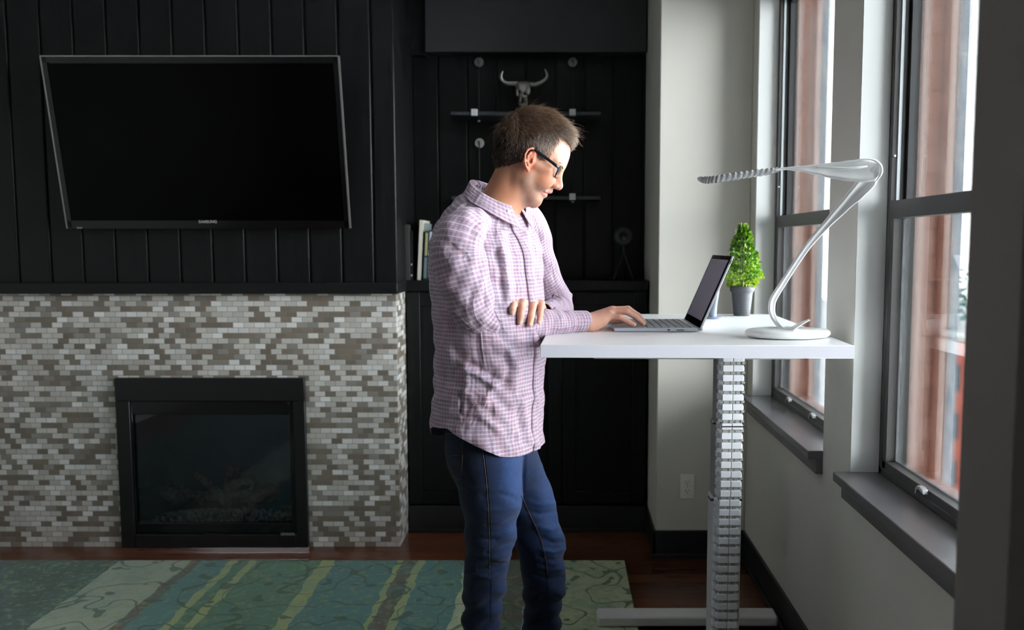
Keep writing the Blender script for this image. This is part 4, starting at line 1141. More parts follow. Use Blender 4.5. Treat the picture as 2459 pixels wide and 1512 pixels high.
# knuckles pinker, nails paler
for cxk,cyk,r_,c_,w_ in [(1465,742,14,(.66,.30,.24),.5),(1489,760,9,(.66,.30,.24),.5),(1504,752,9,(.66,.28,.22),.5),(1510,774,7,(.66,.28,.22),.5)]:
    blend((y>600)*np.exp(-((X2-cxk)**2+(Y2-cyk)**2)/r_**2),c_,w_)
for fpts in lf_:
    tx_,ty_=fpts[-1][0],fpts[-1][1]
    nail=(y>600)*(np.hypot((X2-tx_)/4.6,(Y2-(ty_+1))/6.5)<1)*(bodyP[:,1]<2.36)
    blend(nail.astype(float),(.72,.47,.40),.8)
    kx,ky=fpts[0][0],fpts[0][1]; blend((y>600)*np.exp(-((X2-kx)**2+(Y2-ky-6)**2)/60.),(.64,.27,.20),.5)
def skin_mat():
    t=NT('skin'); a=t.n('ShaderNodeAttribute',attribute_name='tint')
    nz=t.noise(t.coord(),260,3,.6); nb=t.noise(t.coord(),28,3,.5)
    f=t.math('ADD',t.math('MULTIPLY',nz,.16),t.math('ADD',t.math('MULTIPLY',nb,.20),.82))
    mx=t.n('ShaderNodeVectorMath',operation='SCALE'); t.l(a.outputs['Color'],mx.inputs[0]); t.l(f,mx.inputs['Scale'])
    t.set(mx.outputs[0],.48,spec=.35,sss=.12)
    t.b.inputs['Subsurface Radius'].default_value=(.9,.35,.2); t.b.inputs['Subsurface Scale'].default_value=.008
    t.bump(nz,.12,.0008); return t.m
M['skin']=skin_mat()
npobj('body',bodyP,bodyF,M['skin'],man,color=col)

# ---- eyes and brows
M['eyew']=plain('eye_white',(.42,.38,.36),.35); M['iris']=plain('iris',(.06,.09,.1),.15)
for s in(-1,1):
    c=hp(1329,411.5,s*.0325); r=.0117
    e_=obj('eye',blob(c,r,r,r),M['eyew'],man,smooth=True)
    obj('iris',blob(c+hf*.0085-hu*.003,.0048,.0048,.0052),M['iris'],e_,smooth=True)

# ================================================================= HAIR
hairpoly=[(1367,356),(1358,341),(1348,330),(1341,333),(1337,346),(1331,366),(1323,378),(1312,388),(1300,402),(1292,411),(1287,397),(1289,374),(1285,357),(1278,353),(1266,357),(1258,369),(1255,386),(1240,392),(1222,401),(1200,405),(1170,411),(1120,400),(1120,200),(1450,200),(1450,356)]
def hairmask(Pn):
    q=np.stack([Pn[:,0],YH-np.abs(Pn[:,1]-YH),Pn[:,2]],1); a,b=toPx(q); return a,b
HP=[Ell(hp(1279,348),(.1055,.0790,.1030),HR,.02),Ell(hp(1254,352),(.071,.073,.080),HR,.03),Cone(hp(1240,366),hp(1226,388),.054,.044,.025),
    Cone(hp(1318,292,.0),hp(1358,326,.0),.022,.016,.025),Cone(hp(1318,298,.028),hp(1352,328,.026),.020,.014,.02),Cone(hp(1318,298,-.028),hp(1352,328,-.026),.020,.014,.02)]
def hairextra(G):
    sh=G.shape; q=G.reshape(-1,3); a,b=hairmask(q); poly=np.array(hairpoly)
    dd=segdist(a,b,hairpoly+[hairpoly[0]])/830.; ins=inpoly(a,b,hairpoly)
    sg=np.where(ins,-dd,dd)
    n=.0016*np.sin(a*.55+np.sin(b*.13)*3+q[:,1]*300)*np.sin(b*.21+q[:,1]*220)
    out=np.where(sg>-.006,(sg+.006)*1.3,0.0)
    return (out+n).reshape(sh[:-1])
hP,hF=surface(HP,.0026,hairextra)
hP,hF=biggest(hP,hF); hP=relax(hP,hF,1,.4); hN=vnormals(hP,hF)
rs=np.random.RandomState(5)
ha,hb=hairmask(hP)
def haircol(a,b,s_):
    """brown on top, greyer at the temples, lighter fringe"""
    top=np.clip((330-b)/50,0,1); grey=np.clip(1-np.hypot((a-1318)/62,(b-352)/46),0,1)*1.0; fr=np.clip((a-1335)/35,0,1)
    base=np.array([.044,.026,.018]); c=np.tile(base,(len(a),1))
    c=c*(1-top[:,None]*.6)+np.array([.15,.088,.053])*top[:,None]*.6
    g=np.clip(grey,0,1)[:,None]; c=c*(1-g*.75)+np.array([.30,.24,.20])*g*.75
    c=c*(1-fr[:,None]*.75)+np.array([.30,.225,.165])*fr[:,None]*.75
    return c
hc=haircol(ha,hb,0)*rs.uniform(.65,1.0,(len(hP),1))
def hair_mat():
    t=NT('brown_grey_hair'); a=t.n('ShaderNodeAttribute',attribute_name='tint')
    t.set(a.outputs['Color'],.42,spec=.3); return t.m
M['hair']=hair_mat()
hair=npobj('hair',hP,hF,M['hair'],man,color=hc)
# strands
sv=[];sf=[];sc=[]
crown=hp(1232,290,0); cand=rs.permutation(len(hP))
cnt=0
ok_=inpoly(ha,hb,hairpoly)&(segdist(ha,hb,hairpoly[:20])>=2.5); HC=haircol(ha,hb,0)
for i in cand:
    p=hP[i]; a,b=ha[i],hb[i]; n=hN[i]
    if not ok_[i]: continue
    side=abs(p[1]-YH)>.055
    fwd=np.array(hf); up_=np.array(hu); v=p-np.array(crown); v=v/(np.linalg.norm(v)+1e-6)
    topw=max(0,min(1,(345-b)/45)); frontw=max(0,min(1,(a-1325)/35))
    d=v*.9+fwd*(.3+.5*topw)-up_*(.9*(1-topw))+ (np.array([0,0,1])*.35+fwd*.3)*frontw + n*(.04+.22*topw*max(0,min(1,(a-1225)/40))+.35*frontw)
    if a<1245: d=d*.6-up_*.6-fwd*.35*(1 if b>330 else .2)
    d=d+rs.normal(0,.20,3); d=d/np.linalg.norm(d)
    tg=d-n*(d@n)*.75; tg/=np.linalg.norm(tg)+1e-9
    L=(.010+.013*topw+.008*frontw)*rs.uniform(.6,1.25)
    if b>375: L*=.7
    if rs.rand()<.035 and b<330: L*=1.7; tg=tg+n*rs.uniform(.2,.6); tg/=np.linalg.norm(tg)
    w=rs.uniform(.00030,.00070)
    c=HC[i]*rs.uniform(.6,2.3)
    if rs.rand()<.10+.12*frontw: c=c*.5+np.array([.30,.24,.20])*.5
    sidev=np.cross(tg,n); sidev/=np.linalg.norm(sidev)+1e-9
    p0=p-n*.0015; o=len(sv)
    K=4
    for k in range(K):
        t=k/(K-1); q=p0+tg*L*t+n*(.0030*math.sin(min(1,t*1.2)*PI*.75)*(1+.8*topw+1.2*frontw)); ww=w*(1-.75*t)
        sv+= [q-sidev*ww,q+sidev*ww,q+n*ww]; sc+=[c]*3
        if k:
            a0=o+(k-1)*3;b0=o+k*3
            for j in range(3): sf.append((a0+j,a0+(j+1)%3,b0+(j+1)%3,b0+j))
    cnt+=1
    if cnt>=16000: break
o=npobj('hair_strands',np.array(sv),np.array(sf),M['hair'],hair,color=np.array(sc))
# eyebrow tufts
sv=[];sf=[];sc=[]
for s in(-1,1):
    for i in range(120):
        t=rs.uniform(0,1); c0=hp(1352-12*t,397-3*t+rs.uniform(-1.5,1.5),s*(.012+.038*t)); c0=c0+hf*(.0018)
        d=(hf*.5-hs*(-s)*.7+hu*.25).normalized(); o=len(sv)
        for k in range(3):
            q=c0+d*.007*k/2; w=.0006*(1-.4*k)
            sv+=[q+Vector((0,0,w)),q-Vector((0,0,w)),q+hf*w]; sc+=[(.22,.14,.10)]*3
            if k:
                a0=o+(k-1)*3;b0=o+k*3
                for j in range(3): sf.append((a0+j,a0+(j+1)%3,b0+(j+1)%3,b0+j))
npobj('eyebrows',np.array([list(v) for v in sv]),np.array(sf),M['hair'],man,color=np.array(sc))

# ================================================================= GLASSES
M['acet']=plain('black_acetate',(.008,.009,.012),.2); M['lensm']=glass('spectacle_lens',(.95,.97,.98),.6)
gl=empty('glasses',(0,0,0),'black rectangular-framed glasses worn by the man','glasses')
gp=hp(1351.5,406.5,0); gl.location=gp
def gpt(s,b,back=0): return gp-hu*b+hs*s-hf*back
for s in(-1,1):
    o_=[(.010,.003),(.034,-.0015),(.056,.0000),(.0620,.008),(.060,.024),(.052,.0325),(.030,.0340),(.015,.030),(.0105,.016)]
    pts=bez([gpt(s*a,b,(a/.06)**2*.0075) for a,b in o_+[o_[0]]],5)
    rim=MB().tube(pts,.0019,8,caps=False); obj('rim',rim,M['acet'],gl,smooth=True)
    cen=gpt(s*.036,.014,.003); mb=MB(); n=len(pts)-1
    mb.add([cen]+pts[:n],[(0,1+i,1+(i+1)%n) for i in range(n)]); lo_=obj('lens',mb,M['lensm'],gl)
    # temple arm
    a=gpt(s*.063,.004,.0085)
    if s>0: arm=[a,hps(1336,398,.071),hps(1314,381,.0745),hps(1293,366,.0800),hps(1281,358,.083),hps(1266,362,.080),hps(1256,376,.074)]
    else: arm=[a]+[hp(px,py,-q) for px,py,q in((1336,398,.069),(1314,381,.0745),(1293,366,.079),(1281,358,.081),(1266,362,.080),(1256,376,.074))]
    P=bez(arm,5); rings=[]
    for i,p in enumerate(P):
        T=(P[min(i+1,len(P)-1)]-P[max(i-1,0)]).normalized(); N=T.cross(Vector((0,1,0))).normalized(); hw_=.0043 if i<18 else .0036-.0012*(i-18)/12
        rings.append([p+N*hw_*math.cos(q)+Vector((0,1,0))*.0017*math.sin(q) for q in [2*PI*j/12+.26 for j in range(12)]])
    obj('temple_arm',MB().loft(rings),M['acet'],gl,smooth=True)
    obj('hinge',MB().obox(gpt(s*.0640,.004,.006),hf,hs,hu,.0032,.0012,.0022),M['screwm'],gl,bevel=.0005)
obj('bridge',MB().tube(bez([gpt(.0108,.006,.0),gpt(.004,.0035,-.001),gpt(-.004,.0035,-.001),gpt(-.0108,.006,.0)],4),.0018,8),M['acet'],gl,smooth=True)
# ================================================================= CLOTHES
def shirt_mat(name,fx=1,base=(.45,.325,.40)):
    t=NT(name); a=t.n('ShaderNodeAttribute',attribute_name='cloth'); s=t.sep(a.outputs['Vector'])
    def line(v,per,w,ph=0.0):
        f=t.math('FRACT',t.math('ADD',t.math('DIVIDE',v,per),ph)); d=t.math('ABSOLUTE',t.math('SUBTRACT',f,.5))
        return t.math('SUBTRACT',1.0,t.math('SMOOTHSTEP' if False else 'DIVIDE',t.math('SUBTRACT',d,w/2*.6,clamp=True),w/2*.8),clamp=True)
    c=t.mix(t.math('MULTIPLY',line(s[0],.0054,.42),.55),base,(.36,.10,.14))      # rose stripes down
    c=t.mix(t.math('MULTIPLY',line(s[1],.0055,.40,.5),.48),c,(.12,.15,.33))        # blue stripes across
    c=t.mix(t.math('MULTIPLY',line(s[1],.0110,.15),.75),c,(.70,.70,.78))           # pale lines across
    c=t.mix(t.math('MULTIPLY',line(s[0],.0108,.13,.25),.5),c,(.66,.63,.72))        # pale lines down
    def ridge(v): return t.math('SUBTRACT',1.0,t.math('ABSOLUTE',t.math('MULTIPLY',t.math('SUBTRACT',v,.5),4.0)),clamp=True)
    w1=ridge(t.noise(t.mapping(a.outputs['Vector'],(17,6.5,1),(0,0,.7)),1.0,2,.5,dist=.6))
    w2=ridge(t.noise(t.mapping(a.outputs['Vector'],(9,22,1),(0,0,-.5)),1.0,2,.5,dist=.8))
    nz=t.math('ADD',t.math('ADD',t.math('MULTIPLY',w1,1.0),t.math('MULTIPLY',w2,.6)),t.math('MULTIPLY',t.noise(t.coord(),60,3,.6),.3))
    t.set(c,.85,sheen=.15)
    t.bump(nz,.75,.0065)
    tr=t.n('ShaderNodeBsdfTranslucent'); t.l(c,tr.inputs[0]); mx=t.n('ShaderNodeMixShader'); mx.inputs[0].default_value=.10
    t.l(t.b.outputs[0],mx.inputs[1]); t.l(tr.outputs[0],mx.inputs[2]); t.l(mx.outputs[0],t.out.inputs[0])
    return t.m
M['shirt']=shirt_mat('checked_shirt_cotton')
def grid_obj(name,G,m,parent,uv,thick=0,closed=True,attrs=None,fold=None,rest=False):
    """G: (rows, cols, 3) grid; closed around columns"""
    R,C_=G.shape[:2]; F=[]
    cc=C_ if closed else C_-1
    i=np.arange(R-1)[:,None]; j=np.arange(cc)[None,:]; j2=(j+1)%C_
    F=np.stack([i*C_+j,i*C_+j2,(i+1)*C_+j2,(i+1)*C_+j],-1).reshape(-1,4)
    P=G.reshape(-1,3).copy()
    if fold is not None:
        N=vnormals(P,F); X,Y=toPx(P); P=P+N*fold(X,Y,P,N)[:,None]
    if rest: m_=(P[:,0]>-.052)&(P[:,2]<DT+.0012)&(P[:,2]>DT-.05); P[m_,2]=DT+.0012
    # duplicate the seam column for the cloth coordinates
    if closed:
        G2=P.reshape(R,C_,3); G2=np.concatenate([G2,G2[:,:1]],1); C2=C_+1
        j=np.arange(C_)[None,:]; F=np.stack([i*C2+j,i*C2+j+1,(i+1)*C2+j+1,(i+1)*C2+j],-1).reshape(-1,4); P=G2.reshape(-1,3)
    o=npobj(name,P,F,m,parent,uv=uv.reshape(-1,3))
    if thick:
        s=o.modifiers.new('thickness','SOLIDIFY'); s.thickness=thick; s.offset=-1
    return o
def interp(tab,x):
    xs=[r[0] for r in tab]; return [float(np.interp(x,xs,[r[k] for r in tab])) for k in range(1,len(tab[0]))]
# rows measured down the torso: (t, centre px, centre py, half width px, lateral half m, tilt, yaw deg)
TORSO=[(0,1185,466,50,.067,.52,38),(.04,1180,494,76,.106,.44,40),(.08,1174,524,97,.138,.30,40),(.13,1170,552,116,.157,.17,39),(.19,1168,590,129,.166,.08,38),(.28,1168,650,131,.168,.03,35),
       (.38,1172,720,130,.168,0,32),(.48,1177,790,126,.170,0,28),(.58,1178,860,127,.176,0,25),(.70,1176,930,126,.182,0,24),(.85,1172,1000,128,.188,0,24),(1.0,1171,1070,131,.190,0,23)]
TX=[r[0] for r in TORSO]
def smoothcol(k):
    v=np.array([r[k] for r in TORSO],float); xx=np.linspace(0,1,401); y_=np.interp(xx,TX,v); ker=np.ones(17)/17; yp=np.pad(y_,8,mode='edge'); ys=np.convolve(yp,ker,'valid'); w=np.clip(xx/.05,0,1); return y_*(1-w)+ys*w
TC=[smoothcol(k) for k in range(1,7)]; TXX=np.linspace(0,1,401)
YT=2.43
def torso_pt(t,phi,off=0.0):
    """t down the torso (arrays), phi around it: 0 front, pi/2 camera side, pi back"""
    cx_,cy_,hw,lat,tilt,yaw=[np.interp(t,TXX,c) for c in TC]
    dz=(588-cy_)/2000*2.42; cz=CAMH+dz; depth=YT*_c-(cz-CAMH)*_s; W=hw*depth/FPX; X=(cx_-CX)*depth/FPX
    py=cy_; b_=(CY-py)/FPX; kk=YT/(_c+b_*_s); cz=CAMH+(-_s+b_*_c)*kk
    yw=np.radians(yaw); a=np.sqrt(np.maximum(W**2-(lat*np.sin(yw))**2,.002))/np.cos(yw)
    e=2.25; cp,sp=np.cos(phi),np.sin(phi)
    r=(np.abs(cp)**e+np.abs(sp)**e)**(-1/e)
    f=a*cp*r+off*cp; l=lat*sp*r+off*sp         # l positive towards the camera side
    # slight hollow of the small of the back
    x=X+f*np.cos(yw)-l*np.sin(yw); y=YT-f*np.sin(yw)-l*np.cos(yw); z=cz-tilt*f
    return np.stack([x,y,z],-1)
def hem_t(phi):
    """hem follows a shirt-tail curve: high at the sides, low in front and behind"""
    ph=np.abs((phi+PI)%(2*PI)-PI)     # 0 front .. pi back
    py=np.interp(ph,[0,.35,.8,1.25,1.75,2.2,2.7,PI],[1076,1074,1060,1030,1000,1006,1040,1056])
    return np.interp(py,[r[2] for r in TORSO],TX)
TF=[ # torso folds in measured pixels: (points, width, height)
 ([(1128,872),(1160,892),(1200,915)],9,-.0055),([(1120,888),(1155,908),(1192,928)],9,.004),
 ([(1140,905),(1170,930),(1215,975)],10,-.004),([(1115,935),(1150,985),(1200,1040)],12,.0035),
 ([(1205,905),(1180,935),(1165,965)],9,.0045),([(1225,850),(1240,890),(1232,930)],12,.006),([(1215,850),(1222,885),(1215,915)],8,-.0045),
 ([(1250,960),(1262,1010),(1275,1060)],9,.0045),([(1240,975),(1250,1020),(1258,1060)],8,-.0035),
 ([(1195,985),(1240,965),(1280,955)],12,.003),([(1110,880),(1112,930),(1106,990)],4,-.0035),([(1119,880),(1121,930),(1114,990)],6,.002),
 ([(1060,600),(1075,680),(1085,760)],14,.005),([(1080,700),(1090,800),(1100,880)],14,-.005),
 ([(1050,820),(1085,850),(1110,880)],12,.004),([(1045,900),(1075,915),(1108,925)],10,-.004),([(1045,960),(1080,955),(1105,965)],12,.003),
 ([(1200,560),(1214,640),(1222,710)],10,.004),([(1225,560),(1235,640),(1240,700)],9,-.0025),([(1190,600),(1202,660),(1208,720)],8,-.005),
 ([(1275,560),(1288,620),(1292,690)],8,-.004),([(1262,560),(1276,640),(1280,720)],9,.004),
 ([(1255,740),(1275,800),(1285,850)],10,.005),([(1150,850),(1200,858),(1260,850)],12,-.005),([(1160,1010),(1200,1030),(1250,1045)],12,.003),
 ([(1120,1000),(1160,1015),(1200,1050)],10,-.003)]
def tfold(X,Y,P,N):
    front=np.clip((-N[:,1]+.15)*1.5,0,1)
    d=1.5*folds(X,Y,TF)*front
    # soft irregular drape everywhere
    d+=.0022*np.sin(P[:,2]*46+np.sin(P[:,0]*31)*1.6+P[:,1]*20)*np.clip((CAMH+.05-P[:,2])*3,0,1)
    d+=.0016*np.sin(P[:,2]*95+P[:,0]*60+np.sin(P[:,1]*50)*2)
    return d
RN,CN=260,300
tt=np.linspace(0,1,RN)[:,None]; ph=(np.linspace(0,2*PI,CN,endpoint=False)-PI)[None,:]
T_=tt*hem_t(ph); G=torso_pt(T_,np.broadcast_to(ph,T_.shape))
ph2=np.concatenate([ph,ph[:,:1]+2*PI],1); Tz=tt*hem_t(ph2)
vz=np.interp(Tz,TXX,np.interp(TXX,TX,[r[2] for r in TORSO]))/830.0
lat=np.interp(Tz,TXX,TC[3]); uu=np.broadcast_to(ph2,Tz.shape)*.165
uv=np.stack([uu,vz+.0*uu,np.zeros_like(vz)],-1)
shirt=grid_obj('shirt',G,M['shirt'],man,uv,thick=.0016,fold=tfold)
shirt['label']='pink and blue finely checked long-sleeved shirt'

# ---- sleeves
def sleeve(name,pts,fold,usc=1.0,n=14,m=110,voff=0.0):
    """pts: (px,py,Y, radius in view, radius across)"""
    C=[at(a,b,Y) for a,b,Y,_,_ in pts]; Q=bez(C,n); K=len(Q); R1=[];R2=[]
    for i in range(K):
        t=i/n; k=min(int(t),len(pts)-2); f=t-k; f=f*f*(3-2*f); R1.append(pts[k][3]*(1-f)+pts[k+1][3]*f); R2.append(pts[k][4]*(1-f)+pts[k+1][4]*f)
    G=np.zeros((K,m,3)); arc=0; L=[]
    U=None
    for i in range(K):
        T=(Q[min(i+1,K-1)]-Q[max(i-1,0)]).normalized(); V=Vector((0,-1,0)); V=(V-T*V.dot(T)).normalized(); N=T.cross(V)
        if i: arc+=(Q[i]-Q[i-1]).length
        L.append(arc)
        for j in range(m):
            a=2*PI*j/m; p=Q[i]+N*(R1[i]*math.cos(a))+V*(R2[i]*math.sin(a)); G[i,j]=p
    rr=np.array(R1)[:,None]; ang=(2*PI*np.arange(m+1)/m)[None,:]
    uv=np.stack([np.broadcast_to(ang*.058*usc,(K,m+1)),np.broadcast_to(np.array(L)[:,None]+voff,(K,m+1)),np.zeros((K,m+1))],-1)
    # refine rows for fold detail
    return grid_obj(name,G,M['shirt'],shirt,uv,thick=.0015,fold=fold,rest=True)
SF=[([(1128,548),(1160,600),(1182,660)],9,-.006),([(1108,560),(1140,620),(1172,690)],9,.006),([(1118,600),(1150,660),(1188,712)],8,-.006),([(1095,585),(1125,650),(1168,712)],9,.005),
    ([(1100,640),(1130,690),(1180,730)],8,-.006),([(1085,640),(1110,700),(1160,745)],9,.005),([(1120,700),(1150,730),(1195,742)],7,-.005),([(1068,600),(1080,680),(1100,750)],13,.004),
    ([(1205,728),(1185,748),(1150,772)],7,-.008),([(1215,736),(1195,765),(1172,795)],6,.005),([(1228,745),(1210,775),(1198,805)],6,-.007),([(1243,752),(1232,780),(1222,808)],6,.005),
    ([(1188,735),(1165,755),(1140,765)],7,.006),([(1140,790),(1175,800),(1230,806)],7,-.003),([(1150,775),(1180,782),(1200,780)],6,.004),([(1262,790),(1300,796),(1370,790)],6,-.003),
    ([(1318,742),(1338,762),(1362,780)],5,.006),([(1330,740),(1345,756),(1366,770)],4,-.006),([(1345,738),(1352,752),(1364,760)],4,.005),([(1300,765),(1330,775),(1362,779)],5,-.005),([(1310,785),(1335,783),(1362,786)],5,.003),
    ([(1112,520),(1105,545),(1100,575)],7,.004),([(1090,520),(1075,560),(1066,610)],8,-.003),([(1130,520),(1140,545)],7,.004)]
def sfold(X,Y,P,N):
    front=np.clip((-N[:,1]+.2)*1.6,0,1)
    d=1.7*folds(X,Y,SF)*front+.0015*np.sin(P[:,2]*80+P[:,0]*70)+.0012*np.sin(P[:,0]*130-P[:,2]*50+P[:,1]*60)
    return d*np.clip((1372-X)/14,0,1)
RS=[(1152,540,2.37,.036,.050),(1130,543,2.33,.053,.060),(1111,565,2.297,.0690,.064),(1102,612,2.283,.0760,.062),(1114,665,2.278,.0740,.060),(1131,718,2.283,.0680,.058),(1151,756,2.296,.0600,.054),
    (1180,779,2.318,.0530,.052),(1222,781,2.350,.0505,.050),(1272,780,2.392,.0435,.042),(1322,776,2.438,.0405,.042),(1352,774,2.466,.0350,.038),(1366,773,2.479,.0330,.0355)]
sr=sleeve('sleeve',RS,sfold)
LF=[([(1318,640),(1335,690),(1352,715)],7,-.005),([(1308,640),(1322,695),(1342,728)],7,.006),([(1300,650),(1310,700),(1332,735)],6,-.006),([(1380,705),(1350,715),(1315,735)],6,-.006),([(1386,725),(1352,728),(1318,742)],6,.006),([(1330,725),(1350,742),(1372,750)],5,-.005),
    ([(1310,742),(1330,758),(1350,765)],5,.004)]
def lfold(X,Y,P,N):
    front=np.clip((-N[:,1]+.2)*1.6,0,1); return 1.6*folds(X,Y,LF)*front+.0015*np.sin(P[:,2]*90+P[:,0]*60)
LS=[(1228,512,2.50,.048,.055),(1254,528,2.545,.058,.058),(1272,560,2.59,.0625,.060),(1284,610,2.63,.0600,.058),(1302,665,2.665,.0585,.056),(1324,708,2.685,.0560,.054),(1340,738,2.67,.0500,.052),
    (1336,751,2.615,.0430,.045),(1322,753,2.56,.0380,.040),(1306,752,2.515,.0330,.034)]
sl_=sleeve('sleeve',LS,lfold)
# ---- cuffs
def cuff(name,p0,p1,r0,r1,flat=.92):
    C=[p0,p0.lerp(p1,.5),p1]; T=(p1-p0).normalized(); V=Vector((0,-1,0)); V=(V-T*V.dot(T)).normalized(); N=T.cross(V); m=72; K=12
    G=np.zeros((K,m,3))
    for i in range(K):
        f=i/(K-1); r=r0+(r1-r0)*f+.0006*math.sin(f*PI)
        for j in range(m):
            a=2*PI*j/m; G[i,j]=p0.lerp(p1,f)+N*r*math.cos(a)*flat+V*r*math.sin(a)
    L=(p1-p0).length
    uv=np.stack(np.broadcast_arrays((2*PI*np.arange(m+1)/m)[None,:]*.032,(np.arange(K)/(K-1)*L)[:,None]+.003,np.zeros((1,1))),-1)
    o=grid_obj(name,G,M['shirt'],shirt,uv,thick=.003,rest=True); return o,N,V,T
c0=at(1360,773.5,2.474); c1=at(1407,771,2.516)
cf,N_c,V_c,T_c=cuff('cuff',c0,c1,.0338,.0318)
cuff('cuff',at(1314,753,2.535),at(1301,750,2.495),.0335,.0315)
M['button']=plain('pale_button',(.7,.68,.72),.25)
# ---- placket down the front, and buttons
def strip(name,ph0,ph1,t0,t1,off,m_,rows=140,cols=14,vs=0.0):
    tt=np.linspace(t0,t1,rows)[:,None]; pf=np.linspace(0,1,cols)[None,:]
    P0=ph0(tt) if callable(ph0) else ph0; P1=ph1(tt) if callable(ph1) else ph1
    phg=P0+(P1-P0)*pf; T=np.broadcast_to(tt,phg.shape); ed=np.sin(np.clip(pf,0,1)*PI)**.25
    G=torso_pt(T,phg,off*ed+.0004)
    def fo(X,Y,P,N): return tfold(X,Y,P,N)
    uv=np.stack([phg*.165+vs,np.interp(T,TXX,np.interp(TXX,TX,[r[2] for r in TORSO]))/830.0,np.zeros_like(phg)],-1)
    o=grid_obj(name,G,m_,shirt,uv,thick=.0,closed=False,fold=fo)
    s=o.modifiers.new('thickness','SOLIDIFY'); s.thickness=.003; s.offset=0
    return o
PH=lambda t: .085+0*t
strip('placket',lambda t:-.125+0*t,lambda t:.085+.0*t,.012,hem_t(np.array([0.]))[0]-.002,.0036,M['shirt'])
def bt_on(t,ph,r=.0052,off=.0075,par=None):
    p=torso_pt(np.array([t]),np.array([ph]),off)[0]; q=torso_pt(np.array([t]),np.array([ph]),off+.01)[0]; n=Vector(q-p).normalized()
    b_=obj('button',MB().lathe([(0,-.001),(r,-.001),(r*1.02,.0006),(r*.75,.0010),(r*.7,.0006),(0,.0006)],Vector(p),16,n),M['button'],par or shirt,smooth='auto'); return b_
# ---- collar: stand and folded leaf
def collar():
    K=90; ths=np.linspace(-PI+.30,PI-.30,K)   # 0 = back of the neck, camera side positive
    def ring(th,fc,rf,rl,dx,dz,tilt):
        yw=math.radians(30); f=-np.cos(th)*rf; l=np.sin(th)*rl
        c=at(1190+dx,474+dz,YT)
        return np.stack([c.x+f*math.cos(yw)-l*math.sin(yw),YT-f*math.sin(yw)-l*math.cos(yw),c.z-tilt*f],-1)
    fr=np.clip((np.abs(ths)-1.9)/1.0,0,1)     # grows to the collar points
    base=ring(ths,0,.071,.068,2,16,.52)
    top=ring(ths,0,.0665,.063,0,-6,.56)
    fold=ring(ths,0,.0725,.071,-1,-9,.56)
    wr=np.clip((np.abs(ths)-.5)/1.0,0,1); low=ring(ths,0,.081+.020*wr,.086+.016*wr,-2,20,.48); low[:,2]+=.009*(1-wr)
    low=low+np.stack([.010*fr,-.004*fr*np.sign(ths),-.022*fr],-1)
    rows=[]
    def seg(a,b,n,e=False):
        for k in range(n+(1 if e else 0)): rows.append(a*(1-k/n)+b*(k/n))
    seg(base,top,6); seg(top,fold,2); seg(fold,low,14,True)
    G=np.stack(rows,0)
    lens=np.linspace(0,.075,G.shape[0])[:,None]+0*ths[None,:]
    uv=np.stack([np.broadcast_to(ths[None,:]*.075,lens.shape),lens,np.zeros_like(lens)],-1)
    # rotate the cloth coordinates so the check runs along the collar
    o=grid_obj('collar',G,M['shirt'],shirt,uv,thick=.0022,closed=False); return o
collar()
p=at(1222,508,2.352); obj('button',MB().lathe([(0,-.001),(.0055,-.001),(.0056,.0008),(.004,.0014),(0,.0012)],p,16,(.3,-1,.1)),M['button'],shirt,smooth='auto')

# ================================================================= JEANS
def denim():
    t=NT('dark_blue_denim'); P=t.coord(); w=t.n('ShaderNodeAttribute',attribute_name='fade_shade')
    nz=t.noise(P,6,4,.6); fine=t.noise(t.mapping(P,(1,1,.35)),900,2,.5); tw=t.noise(P,90,3,.6)
    f=t.math('ADD',w.outputs['Fac'],t.math('MULTIPLY',t.math('SUBTRACT',nz,.5),.5))
    f=t.math('ADD',f,t.math('MULTIPLY',t.math('SUBTRACT',tw,.5),.35))
    c=t.ramp(f,[(.0,(.003,.006,.017)),(.4,(.008,.021,.070)),(.75,(.022,.062,.185)),(1,(.050,.125,.32))])
    c=t.mix(t.math('MULTIPLY',fine,.2),c,(.03,.06,.15))
    t.set(c,.82,sheen=.12,spec=.25); t.bump(t.math('ADD',fine,t.math('MULTIPLY',tw,.5)),.2,.001); return t.m
M['denim']=denim()
J=[]
def jc(p,q,ra,rb,k=.03): J.append(Cone(at(*p),at(*q),ra,rb,k))
J.append(Ell(at(1168,1005,2.44),(.122,.155,.10),None,.03)); J.append(Ell(at(1166,1070,2.44),(.108,.150,.10),None,.03))
J.append(Ell(at(1134,1085,2.40),(.076,.092,.105),None,.03)); J.append(Ell(at(1140,1090,2.51),(.076,.090,.10),None,.03))
jc((1172,1110,2.345),(1180,1185,2.345),.100,.0875,.03); jc((1180,1185,2.345),(1178,1285,2.35),.0875,.0700,.02)
jc((1178,1285,2.35),(1164,1395,2.37),.0700,.0600,.02); jc((1164,1395,2.37),(1150,1560,2.40),.0600,.0530,.02); jc((1150,1560,2.40),(1142,1640,2.42),.0530,.0550,.02)
jc((1222,1105,2.51),(1262,1200,2.52),.092,.0850,.03); jc((1262,1200,2.52),(1298,1305,2.53),.0850,.0730,.02)
jc((1298,1305,2.53),(1307,1400,2.56),.0730,.0650,.02); jc((1307,1400,2.56),(1300,1500,2.59),.0650,.0560,.02); jc((1300,1500,2.59),(1298,1565,2.61),.0560,.0560,.02)
jP,jF=surface(J,.004); jP,jF=biggest(jP,jF); jP=relax(jP,jF,4,.5); jN=vnormals(jP,jF)
